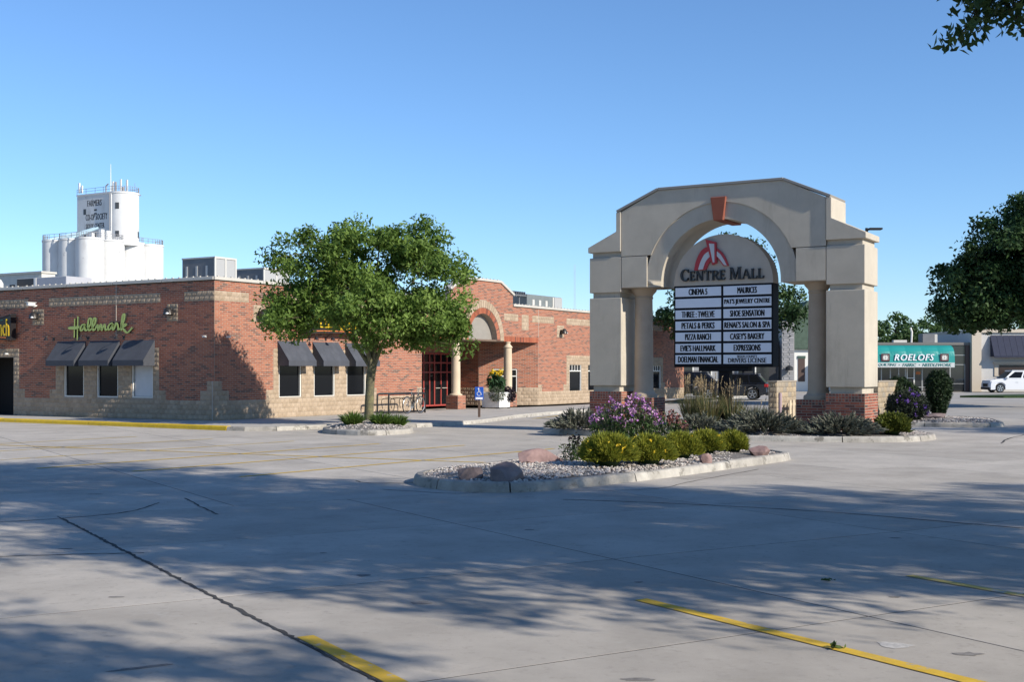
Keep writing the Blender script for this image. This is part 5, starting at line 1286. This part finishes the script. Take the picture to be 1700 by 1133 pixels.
shade('tree outside the right edge that shades the far right of the near lot', (22.4, 3.6), [(21.2,4.4,9.0,3.4,3.2,2.6),(20.4,5.4,10.6,3.0,2.8,2.0),(22.0,3.4,6.2,3.0,2.8,1.9),(24.2,6.0,10.0,3.0,2.8,2.2)], 310)
shade('tree behind the photographer that shades the bottom left of the lot', (8.4, -1.2), [(8.2,-.9,6.4,2.5,2.1,1.6),(6.6,.0,7.3,2.5,2.0,1.6),(8.6,-.9,7.2,2.4,1.9,1.5),(5.6,-1.2,6.8,2.2,1.8,1.4)], 125)
for (x, y, lab) in ((-1.5,-9.5,'large tree behind the photographer'),(-13,-6,'large tree behind the photographer at left'),(-24,3,'large tree outside the left edge of the near lot'),(20,-8,'large tree behind the photographer at right')):  # unseen trees added to cut the sky light on the near lot
    tree('shade_tree', lab, (x, y, LOT), 2.6, [(0,0,7.5,4.6,4.6,4.2),(-2,1,5.5,3.4,3.4,2.4),(2,-1,8.8,3.4,3.4,2.8)], 170, 60, .42, G_SHADE, BARK, .3, cr=.95, shell=.3)
for (x, y, lab) in ((27.5,31.0,'tree outside the right edge shading the gravel of the right-hand island'),(35.5,33.5,'tree outside the right edge shading the drive beyond the right-hand island')):
    tree('shade_tree', lab, (x, y, LOT), 2.6, [(0,0,6.6,3.6,3.6,3.0),(-1.5,0,5.4,2.4,2.4,1.6)], 200, 60, .2, G_SHADE, BARK, .2, cr=.75, shell=.3)
# the twig of the nearest tree that reaches into the picture
tw = [o for o in col.objects if o.name.startswith('shade_tree')][0]
base = Vector(tw.location); m = MB(); P = []; N2 = []
targets = [(3.34,8.9,4.34),(3.44,9.0,4.28),(3.55,9.1,4.42),(3.28,8.85,4.18),(3.70,9.0,4.46),(3.78,9.2,4.34),(3.32,8.7,4.5),(3.05,8.7,4.5),(3.62,8.8,4.6),(3.9,9.1,4.6),(3.98,9.2,4.4),(3.24,8.9,4.12),(3.45,8.9,4.52),(3.36,9.0,4.45),(3.5,9,4.36),(3.6,9,4.5),(3.72,9.1,4.58),(3.85,9.0,4.5),(3.5,8.9,4.6),(3.4,9.0,4.2),(3.86,9.1,4.3),(3.66,9.0,4.38)]
root_ = Vector((6.6, 9.0, 5.6)) - base
m.tube(catmull([Vector((10.0,8.3,4.6))-base, Vector((8.4,8.6,5.6))-base, root_, Vector((4.6,9.0,4.9))-base, Vector((3.5,9.0,4.42))-base], 5), [.07-.0029*i for i in range(21)], 6)
for tg in targets:
    q = Vector(tg)-base; st = Vector((rnd.uniform(3.5,4.3),9.0,rnd.uniform(4.45,4.8)))-base; m.tube([st, st.lerp(q,.5)+Vector((0,0,.03)), q], [.012,.008,.004], 4)
    k = 34; P.append(np.array(q) + nr.normal(0,1,(k,3))*np.array([.065,.12,.05]))
m.build('overhanging_branch', BARK_D, tw); link('twig_leaves', leaf_mesh('twig_leaves', np.concatenate(P), .085, G_SHADE, None, .7, .42), tw)

# dark clipped shrubs, butterfly bush on the right-hand island
YEW = foliage('leaf_yew', [(.012,.028,.010),(.022,.045,.016),(.04,.065,.022)], .08)
def shrub(label, x, y, prof, n, leaf, z, lm=YEW, fm=None, nb=0):
    t = thing('evergreen_shrub' if fm is None else 'butterfly_bush', label, 'shrub', (x,y,z), 0, 'shrubs on the right-hand island')
    zz = nr.uniform(0,1,n); rr = np.interp(zz, [p[1] for p in prof], [p[0] for p in prof]); Ht = prof[-1][2] if len(prof[-1]) > 2 else 1
    a = nr.uniform(0,2*math.pi,n); k = nr.uniform(.55,1.08,n)**.6; P = np.stack([np.cos(a)*rr*k, np.sin(a)*rr*k, zz*Ht], 1) + nr.normal(0,.03,(n,3))
    link('foliage', leaf_mesh('foliage', P, leaf, lm, None, -.4, .3), t)
    m = MB()
    for i in range(7): b = 2*math.pi*i/7; m.tube([(0,0,0),(.12*math.cos(b),.12*math.sin(b),Ht*.4),(.22*math.cos(b),.22*math.sin(b),Ht*.8)], [.03,.02,.01], 5)
    m.build('stems', BARK_D, t)
    if fm:
        i = nr.choice(n, nb, replace=False); q = np.repeat(P[i]*1.06, 18, 0)+nr.normal(0,.04,(nb*18,3)); link('blooms', leaf_mesh('blooms', q, .06, fm, None, 0, .8), t, kind='stuff')
shrub('tall dark conical evergreen shrub on the right-hand island', 15.0, 43.0, [(.10,0),(.24,.2),(.42,.5),(.44,.8),(.18,1,1.68)], 8000, .11, .02)
shrub('low wide dark evergreen shrub beside the block wall', 14.3, 45.2, [(.5,0),(.74,.35),(.72,.7),(.2,1,1.45)], 8000, .12, .0)
shrub('dark bush with violet flowers on the right-hand island', 13.45, 41.6, [(.35,0),(.72,.4),(.6,.8),(.25,1,.95)], 5000, .11, .05, foliage('leaf_buddleia', [(.02,.03,.015),(.04,.05,.03)], .1), mat('flower_violet', (.13,.06,.30), .7, tone=[(.10,.04,.26),(.20,.10,.40)]), 22)

# ================================================================== BLOCK SCREEN WALLS BEHIND THE ARCH
SWB = [(.30,.24,.17),(.38,.30,.20),(.26,.23,.19),(.42,.33,.22)]
SW_O = mat('screen_block', SWB[0], .95, objrand=SWB, var=.15, scale=8, bump=.4, bscale=40)
def screen_wall(label, x, y, L_, W_, H_):
    t = thing('screen_wall', label, 'wall', (x,y,LOT), UA); MB().box(.01,L_-.01,.01,W_-.01,0,H_-.01).build('core', MORTAR, t); cache = {}
    nr_ = round(H_/.19); h = H_/nr_
    for k in range(nr_):
        for axis, ln in (('x',L_),('y',W_)):
            n = max(1, round(ln/.39)); l = ln/n; off = l/2 if k % 2 else 0
            e = [0] + [off+i*l for i in range(0 if off else 1, n)] + [ln]
            for a, b in zip(e[:-1], e[1:]):
                if b-a < .05: continue
                key = (axis, round(b-a,3), rnd.randrange(2))
                if key not in cache:
                    m1 = MB(); F = (lambda p,o,z: (p,-o,z)) if axis == 'x' else (lambda p,o,z: (-o,p,z)); split_block(F, .005, b-a-.005, .005, h-.005, axis == 'y', m1, rnd.random(), .012); cache[key] = m1.mesh('block', SW_O)
                link('block', cache[key], t, (a,0,k*h) if axis == 'x' else (0,a,k*h))
    MB().box(-.03,L_+.03,-.03,W_+.03,H_,H_+.05).build('cap', mat('block_cap', (.33,.28,.22), .9, var=.1), t)
screen_wall('tan block screen wall with white pallet slats, left of the right arch column', 9.28, 42.9, 2.2, .3, 1.45)
screen_wall('tan block screen wall right of the right arch pier', 12.75, 42.6, 3.3, .4, 1.45)
t = thing('wood_pallet', 'pale wooden pallet standing against the tan block screen wall', 'pallet', (9.62, 42.95, LOT), UA)
WOOD = mat('pale_wood', (.52,.43,.30), .8, var=.15, scale=8)
for k in range(4): MB().box(.05+k*.38,.25+k*.38,-.12,-.09,.05,.82).build('slat', WOOD, t)
for z in (.12,.62): MB().box(0,1.4,-.09,-.04,z,z+.09).build('stringer', WOOD, t)
t = thing('pipe_bollard', 'thin mauve pipe standing at the left end of the block screen wall', 'pipe', (9.33, 42.55, LOT)); MB().lathe([(.06,0),(.06,1.05),(.03,1.09)], 12).build('pipe', mat('pipe_mauve', (.30,.22,.24), .6), t, smooth=40)

# pole lamp behind the arch
t = thing('parking_lot_lamp', 'flat dark lamp head on a pole showing past the right shoulder of the arch', 'lamp post', (14.5, 50.0, LOT))
MB().tube([(0,0,0),(0,0,7.7)], [.09,.06], 10).build('pole', BLACK, t); MB().bevbox(.08,.62,-.16,.16,7.62,7.70,.02).build('lamp_head', BLACK, t); MB().box(-.02,.1,-.03,.03,7.60,7.66).build('arm', BLACK, t)

# ================================================================== VEHICLES
def suv(label, loc, rz, paint, L_=4.7, W_=1.86, H_=1.68, hood=.98, belt=1.05):
    t = thing('parked_car', label, 'car', loc, rz)
    wr = .37; fx, rx = L_*.5-.92, -L_*.5+.95; gc = .24
    def arcpts(cx): return [(cx+(wr+.07)*math.cos(R(a)), wr+(wr+.07)*math.sin(R(a))) for a in range(180+14, -15, -16)][::1]
    bot = [(-L_/2+.06, gc+.12)] + [p for p in arcpts(rx) if p[1] > gc] + [p for p in arcpts(fx) if p[1] > gc] + [(L_/2-.1, gc), (L_/2, gc+.22)]
    top = [(L_/2-.01,.72),(L_/2-.10,hood-.10),(L_/2-.55,hood),(L_*.5-1.35,belt+.03),(-L_/2+.10,belt+.05),(-L_/2,.85),(-L_/2-.02,.5)]
    prof = bot + top
    bm = bmesh.new(); vs = [bm.verts.new((x,-W_/2,z)) for x, z in prof]; f = bm.faces.new(vs)
    r = bmesh.ops.extrude_face_region(bm, geom=[f]); bmesh.ops.translate(bm, verts=[v for v in r['geom'] if isinstance(v, bmesh.types.BMVert)], vec=(0,W_,0))
    bmesh.ops.recalc_face_normals(bm, faces=bm.faces)
    bmesh.ops.bevel(bm, geom=[e for e in bm.edges if abs(e.verts[0].co.y-e.verts[1].co.y) < .01 and min(e.verts[0].co.z,e.verts[1].co.z) > .45 and (e.calc_face_angle(0) > .8)], offset=.09, segments=3, affect='EDGES')
    bmesh.ops.triangulate(bm, faces=[q for q in bm.faces if len(q.verts) > 4])
    MB().frombm(bm).build('body', paint, t, smooth=35)
    # cabin: pillars and roof, glass set into it
    x0, x1, x2, x3 = -L_/2+.12, -L_/2+.62, L_*.5-2.05, L_*.5-1.30; wb, wt = W_/2-.05, W_/2-.26
    C_ = [(x0,belt),(x1,H_-.06),(x2,H_-.03),(x3,belt)]
    m = MB(); q = [(x0,-wb,belt),(x3,-wb,belt),(x3,wb,belt),(x0,wb,belt),(x1,-wt,H_-.07),(x2,-wt,H_-.07),(x2,wt,H_-.07),(x1,wt,H_-.07)]
    m.add(q, [(3,2,1,0),(4,5,6,7),(0,1,5,4),(1,2,6,5),(2,3,7,6),(3,0,4,7)]); m.bevbox(x1-.05,x2+.06,-wt-.03,wt+.03,H_-.09,H_,.035); m.build('cabin', paint, t)
    def lerp3(a, b, k): return tuple(a[i]+(b[i]-a[i])*k for i in range(3))
    def pane(a, b, c, d, out, name='window', mt=GLASS):
        o = Vector(out)*.008; MB().add([tuple(Vector(p)+o) for p in (a,b,c,d)], [(0,1,2,3)]).build(name, mt, t)
    for s in (-1, 1):
        def P(k, h): # k along the base, h up
            b = lerp3((x0,s*wb,belt),(x3,s*wb,belt),k); tp = lerp3((x1,s*wt,H_-.07),(x2,s*wt,H_-.07),k); return lerp3(b, tp, h)
        for a, b in ((.06,.28),(.32,.60),(.64,.95)):
            v = [P(a,.1),P(b,.1),P(min(b,.9),.9),P(a,.9)]; pane(*(v if s < 0 else v[::-1]), (0,s,.3), 'side_window')
        MB().box(.2,.45,s*W_/2-.01 if s > 0 else s*W_/2-.012,s*W_/2+.012 if s > 0 else s*W_/2+.01,.86,.90).build('door_handle', ALU, t); MB().box(-.75,-.5,s*W_/2-.012,s*W_/2+.012,.87,.91).build('door_handle', ALU, t)
        MB().bevbox(x3-.28,x3-.12,s*(W_/2-.02) if s > 0 else s*(W_/2+.16),s*(W_/2+.16) if s > 0 else s*(W_/2-.02),belt-.02,belt+.14,.03).build('mirror', paint, t)
        MB().bevbox(L_/2-.28,L_/2-.03,min(s*.52,s*.90),max(s*.52,s*.90),.70,.84,.03).build('headlight', mat('headlight', (.5,.52,.55), .1, spec=.7), t)
        MB().bevbox(-L_/2-.03,-L_/2+.22,min(s*.58,s*(W_/2+.006)),max(s*.58,s*(W_/2+.006)),.82,1.02,.025).build('taillight', mat('taillight', (.40,.012,.015), .2, spec=.6), t)
        MB().tube([(x1+.15,s*(wt-.06),H_+.05),(x2-.2,s*(wt-.06),H_+.05)], .02, 6).build('roof_rail', BLACK, t)
        for cx in (fx, rx):
            w_ = MB().lathe([(.24,-.11),(wr-.02,-.115),(wr,-.09),(wr,.09),(wr-.02,.115),(.24,.11)], 24).xf(lambda a,b,c: (cx+a, s*(W_/2-.13)+c, wr+b)).build('wheel', TYRE, t, smooth=40)
            m = MB(); yo = s*(W_/2-.015)
            m.lathe([(.255,-.01),(.255,.01)], 24).xf(lambda a,b,c: (cx+a, s*(W_/2-.06)+c, wr+b)); m.build('rim_well', BLACK, w_)
            m = MB()
            for k in range(5):
                a = 2*math.pi*k/5+.3; d = Vector((math.cos(a),math.sin(a))); n = Vector((-d.y,d.x))*.045
                m.prism([(cx+n.x,wr+n.y),(cx+d.x*.25+n.x*.7,wr+d.y*.25+n.y*.7),(cx+d.x*.25-n.x*.7,wr+d.y*.25-n.y*.7),(cx-n.x,wr-n.y)], yo-.02, yo+.005, 'y')
            m.tube([(cx+.25*math.cos(2*math.pi*i/24), yo-.008, wr+.25*math.sin(2*math.pi*i/24)) for i in range(25)], .018, 5, cap=False); m.build('rim', ALU, w_)
    ws = [lerp3((x3,-wb,belt),(x2,-wt,H_-.07),.06),lerp3((x3,wb,belt),(x2,wt,H_-.07),.06),lerp3((x3,wb,belt),(x2,wt,H_-.07),.93),lerp3((x3,-wb,belt),(x2,-wt,H_-.07),.93)]
    pane(ws[0],ws[1],ws[2],ws[3],(.8,0,.6),'windshield',mat('windshield', (.02,.025,.03), .04, spec=.8))
    rw = [lerp3((x0,-wb,belt),(x1,-wt,H_-.07),.12),lerp3((x0,wb,belt),(x1,wt,H_-.07),.12),lerp3((x0,wb,belt),(x1,wt,H_-.07),.9),lerp3((x0,-wb,belt),(x1,-wt,H_-.07),.9)]
    pane(rw[3],rw[2],rw[1],rw[0],(-.8,0,.5),'rear_window')
    MB().box(-L_/2-.035,-L_/2-.02,-.26,.26,.66,.80).build('number_plate', FRAME_W, t); MB().bevbox(L_/2-.04,L_/2+.01,-.55,.55,.50,.78,.02).build('grille', BLACK, t)
    MB().bevbox(-L_/2-.06,-L_/2+.15,-W_/2+.04,W_/2-.04,.30,.52,.04).build('rear_bumper', BLACK, t); MB().bevbox(L_/2-.15,L_/2+.05,-W_/2+.05,W_/2-.05,.26,.46,.04).build('front_bumper', BLACK, t)
    for a, b in ((.55,.56),(-.42,-.41),(-1.25,-1.24)): pass
    return t
DKP = mat('paint_dark_blue', (.012,.014,.022), .25, coat=.8, spec=.5); BKP = mat('paint_black', (.010,.010,.012), .25, coat=.8); WHP = mat('paint_white', (.70,.71,.73), .3, coat=.6)
suv('dark blue-black car parked behind the reed grass, tail towards the right', (14.25, 79.2, LOT), math.atan2(.30,-.95), DKP)
suv('black car facing right behind the dark one, beside the brick wall end', (13.4, 86.5, LOT), math.atan2(-.25,.97), BKP, 4.9, 1.92, 1.80, 1.05, 1.12)
suv('white sport utility vehicle at the right edge in front of the pale shop', (43.75, 106.2, LOT), math.pi, WHP, 5.3, 2.02, 1.92, 1.14, 1.2)

# ================================================================== FAR BUILDINGS
# teal-awning shop and its glass front
SB = thing('awning_shop', 'low shop with big teal awning and dark glass front at right', 'building', (30.3, 109.5, LOT))
BRN = mat('brown_metal', (.09,.06,.05), .6); SHG = mat('shop_glass', (.025,.028,.03), .06, spec=.5)
MB().box(0,10.7,0,14,0,4.18).build('wall', mat('shop_wall_dark', (.07,.065,.06), .7), SB); MB().box(-.1,10.8,-.1,14.1,4.18,4.42).build('fascia', mat('shop_fascia', (.16,.15,.14), .6), SB)
MB().box(10.25,10.6,-.12,0,0,4.15).build('pilaster', BRN, SB)
mull = [.5,1.3,2.0,2.75,3.55,4.3,4.9,5.7,6.4,8.9,10.25]
for a, b in zip(mull[:-1], mull[1:]):
    for z0, z1 in ((.45,2.4),) if a < 8 else ((.75,2.4),(2.46,3.25),(3.31,4.12),(.12,.7)): MB().box(a+.05,b-.05,-.05,-.02,z0,z1).build('pane', SHG, SB)
m = MB()
for x in mull: m.box(x-.05,x+.05,-.09,0.0,.1,2.45)
m.box(.5,8.9,-.08,0,2.4,2.46); m.box(8.9,10.25,-.08,0,.70,.75); m.box(8.9,10.25,-.08,0,2.40,2.46); m.box(8.9,10.25,-.08,0,3.25,3.31); m.box(.5,8.9,-.08,0,.38,.45); m.build('mullions', mat('alum_mullion', (.36,.35,.33), .4, metal=.4), SB)
dd = MB(); dd.box(5.0,5.08,-.13,-.09,.1,2.3); dd.box(5.62,5.7,-.13,-.09,.1,2.3); dd.box(5.08,5.62,-.13,-.09,2.2,2.3); dd.box(5.08,5.62,-.13,-.09,.1,.3); dd.box(5.08,5.62,-.13,-.09,1.2,1.26); dd.build('door', FRAME_W, SB)
MB().box(5.85,6.25,-.07,-.052,1.55,1.8).build('open_sign', mat('orange_poster', (.5,.16,.05), .6), SB)
AW = thing('shop_awning', 'long teal awning with white ROELOFS lettering and pale valance', 'awning', (30.6, 109.4, LOT+2.18))
TEAL = mat('teal_vinyl', (.015,.26,.235), .45, var=.06, scale=1, spec=.4); PALE = mat('pale_valance', (.52,.54,.53), .5)
sec = [(0,1.98),(-.35,1.93),(-.72,1.75),(-1.0,1.42),(-1.12,1.0),(-1.16,.42)]
m = MB(); W_ = 8.6; n = 36
vs = []
for i in range(n+1):
    dz = -.05*abs(math.sin(math.pi*i/n*5))**.5+.05
    for k, (y, z) in enumerate(sec): vs.append((W_*i/n, y-(.05*abs(math.sin(math.pi*i/n*6)) if 0 < k < 4 else 0), z))
m.add(vs, [(i*6+k, i*6+k+1, (i+1)*6+k+1, (i+1)*6+k) for i in range(n) for k in range(5)])
for x in (0, W_): m.add([(x,y,z) for y, z in sec] + [(x,0,0)] + [(x,-1.16,0)], [(0,1,2,3,4,5,7,6)])
m.build('cover', TEAL, AW); MB().box(0.0,W_-.02,-1.175,-1.15,-.0,.42).build('valance', PALE, AW); MB().box(W_-.02,W_+.01,-1.17,0,0,.42).build('side_skirt', mat('teal_dark', (.01,.12,.11), .5), AW)
TL = mat('teal_print', (.01,.13,.13), .6)
fm_ = lambda x0, z0, yy: (lambda x, y, z: (x0+x, yy+y, z0+z))
text_mb('ROELOFS', 3.55, .58, .02, bold=.04, shear=.25, spacing=1.12, res=2).xf(fm_(5.0,.60,-1.20)).build('lettering', mat('sign_white', (.75,.76,.78), .4), AW)
for wd, xc, ww in (('QUILTING',2.62,1.6),('FABRIC',4.56,1.24),('NEEDLEWORK',7.0,2.6)): text_mb(wd, ww, .27, .01, bold=.045, shear=.25, res=2).xf(fm_(xc,.08,-1.18)).build('lettering', TL, AW)
for x in (3.67, 5.45): MB().box(x-.05,x+.05,-1.185,-1.175,.17,.25).build('dot', TL, AW)
for xc in (2.45, 7.67):
    q = MB().box(xc-.38,xc+.38,-1.20,-1.17,.52,1.22).build('quilt_badge', PALE, AW)
    MB().box(xc-.37,xc+.37,-1.215,-1.20,.53,1.21).build('badge_border', mat('badge_maroon', (.06,.012,.018), .6), q); MB().box(xc-.235,xc+.235,-1.225,-1.215,.655,1.085).build('badge_field', FRAME_W, q)
    m = MB()
    for i in range(3):
        for j in range(3):
            cx, cz = xc-.155+.155*i, .715+.155*j
            if (i+j) % 2 == 0: m.prism([(cx-.06,cz),(cx,cz-.06),(cx+.06,cz),(cx,cz+.06)], -1.232, -1.2255, 'y')
            else: m.box(cx-.03,cx+.03,-1.232,-1.2255,cz-.03,cz+.03)
    m.build('badge_pattern', mat('badge_dark', (.05,.06,.06), .6), q)
t = thing('rooftop_unit', 'grey rooftop unit above the right end of the teal awning', 'air conditioner', (37.6, 112, LOT+4.42), 0, 'rooftop units'); MB().bevbox(0,1.35,0,1.2,0,.85,.03).build('casing', UG, t); MB().box(1.1,1.36,-.02,0,.05,.8).build('panel', UL, t)
t = thing('vent_pipe', 'white vent pipe standing on the roof over the teal awning', 'pipe', (36.25, 111, LOT+4.4)); MB().tube([(0,0,0),(.05,0,1.0),(-.08,0,1.4)], .09, 8).build('pipe', FRAME_W, t); MB().box(-1.6,-.4,0,.5,0,.28).build('roof_curb', UL, t)
# pale shop with navy awning
PS = thing('pale_shop', 'pale stucco shop with navy awning behind the white vehicle', 'building', (41.0, 109.0, LOT))
MB().box(0,16,.3,14,0,5.3).build('wall', mat('pale_shop_wall', (.50,.49,.47), .85, var=.05), PS); MB().box(0,.85,0,.3,0,5.298).build('pier', mat('pale_pier', (.52,.45,.36), .85), PS); MB().box(0,16.1,.1,14.1,5.3,5.6).build('parapet', mat('pale_pier', (.52,.45,.36), .85), PS)
MB().box(2.1,9.5,.22,.3,1.4,2.55).build('window_surround', mat('pale_pier', (.52,.45,.36), .85), PS); MB().box(2.5,9.2,.18,.22,1.5,2.4).build('pane', mat('brown_glass', (.05,.035,.03), .2), PS); MB().box(2.0,9.6,.1,.3,2.5,2.7).build('lintel', mat('pale_pier', (.52,.45,.36), .85), PS)
NA_ = thing('shop_awning', 'navy ribbed awning on the pale shop at the right edge', 'awning', (42.7, 109.2, LOT+3.15)); m = MB()
for i in range(14): m.prism([(0,1.9),(-.9,.05),(-.9,0),(0,0)], .55*i+.01, .55*(i+1)-.01, 'x', 0)
m.build('cover', mat('navy_cloth', (.02,.025,.05), .7, var=.1), NA_)
MB().box(0,7.7,-.93,-.9,-.08,.06).build('valance', mat('navy_cloth', (.02,.025,.05), .7, var=.1), NA_)
# grass strip before the pale shop
LW = struct(MB().prism([(31.5,86),(33.5,88.5),(38,91.5),(60,97),(62,90),(40,84.6),(34,84.6)], LOT-.05, LOT+.12).build('grass_strip', LAWN))
# grey block shop behind the parked cars
GB = thing('grey_shop', 'grey block shop with white window bays behind the parked dark cars', 'building', (13.0, 100, LOT))
GRB = mat('grey_block', (.30,.30,.30), .9, var=.15, scale=2, bump=.2); MB().box(0,8.8,0,12,0,4.4).build('wall', GRB, GB)
for x in (.9,2.4,3.9,5.4):
    w_ = MB().box(x,x+.95,-.06,0,.6,2.5).build('window', FRAME_W, GB); MB().box(x+.1,x+.85,-.08,-.06,.7,2.4).build('pane', SHG, w_)
MB().box(5.9,8.6,-.5,0,0,4.0).build('porch', mat('dark_porch', (.035,.035,.037), .6), GB); MB().box(6.9,7.9,-.54,-.5,.1,2.2).build('door', SHG, GB); MB().box(6.75,6.85,-.6,-.5,0,3.0).build('post', FRAME_W, GB)
ck = MB().box(8.9,9.9,-.8,.6,0,5.9).build('chimney', mat('chimney_block', (.30,.29,.28), .9), GB)
m = MB()
for k in range(30):
    for i in range(2): m.box(8.92+i*.49+(.0 if k%2 else .12),9.36+i*.49,-.83,-.8,k*.195+.01,k*.195+.185, rnd.random())
m.build('chimney_blocks', mat('chimney_block_face', (.3,.3,.3), .9, tone=[(.24,.24,.24),(.34,.33,.33)]), ck, kind='stuff'); MB().lathe([(.3,0),(.3,.28),(.05,.42)], 12, (9.4,-1.2,1.9)).build('dome_vent', BLACK, GB)
HS = thing('white_house', 'white house with green shingle roof glimpsed through the arch', 'building', (23.6, 112, LOT))
MB().box(0,7,0,9,0,3.9).build('wall', mat('white_siding', (.74,.73,.68), .7), HS); MB().prism([(-.3,3.85),(7.3,3.85),(7.3,4.05),(3.5,8.3),(-.3,4.05)][::1], -.3, 9.3, 'y').build('roof', mat('green_shingle', (.08,.115,.085), .9, var=.2, scale=3), HS)
MB().add([(-.35,-.35,3.95),(7.35,-.35,3.95),(7.35,4.5,8.0),(-.35,4.5,8.0)], [(0,1,2,3)]).build('roof_slope', mat('green_shingle', (.08,.115,.085), .9, var=.2, scale=3), HS)
for x in (.9,2.6,4.3): 
    w_ = MB().box(x,x+.62,-.05,0,.9,3.0).build('window', BRN, HS); MB().box(x-.05,x+.67,-.08,0,3.0,3.25).build('lintel', mat('green_trim', (.06,.10,.08), .7), w_)
MB().box(-.35,-.1,-.1,.15,0,5.5).build('corner_board', FRAME_W, HS)

# small litter of the lot: leaves and a chip bag flattened on the stripe
LF = mat('fallen_leaf', (.07,.10,.02), .7); 
for x, y, lab, c in ((2.13,8.06,'green leaf sprig lying on the yellow stripe', LF),(2.73,10.6,'dry dark leaf sprig lying in the dappled shade', BARK_D)):
    P = nr.normal((0,0,.012), (.03,.025,.006), (10,3)); o = link('leaf_sprig', leaf_mesh('leaf_sprig', P, .05, LF if c is LF else G_SHADE, np.tile([[0,0,1.]],(10,1)), 0, .6), None, (x,y,LOT+.012)); tag(o, lab, 'leaf')
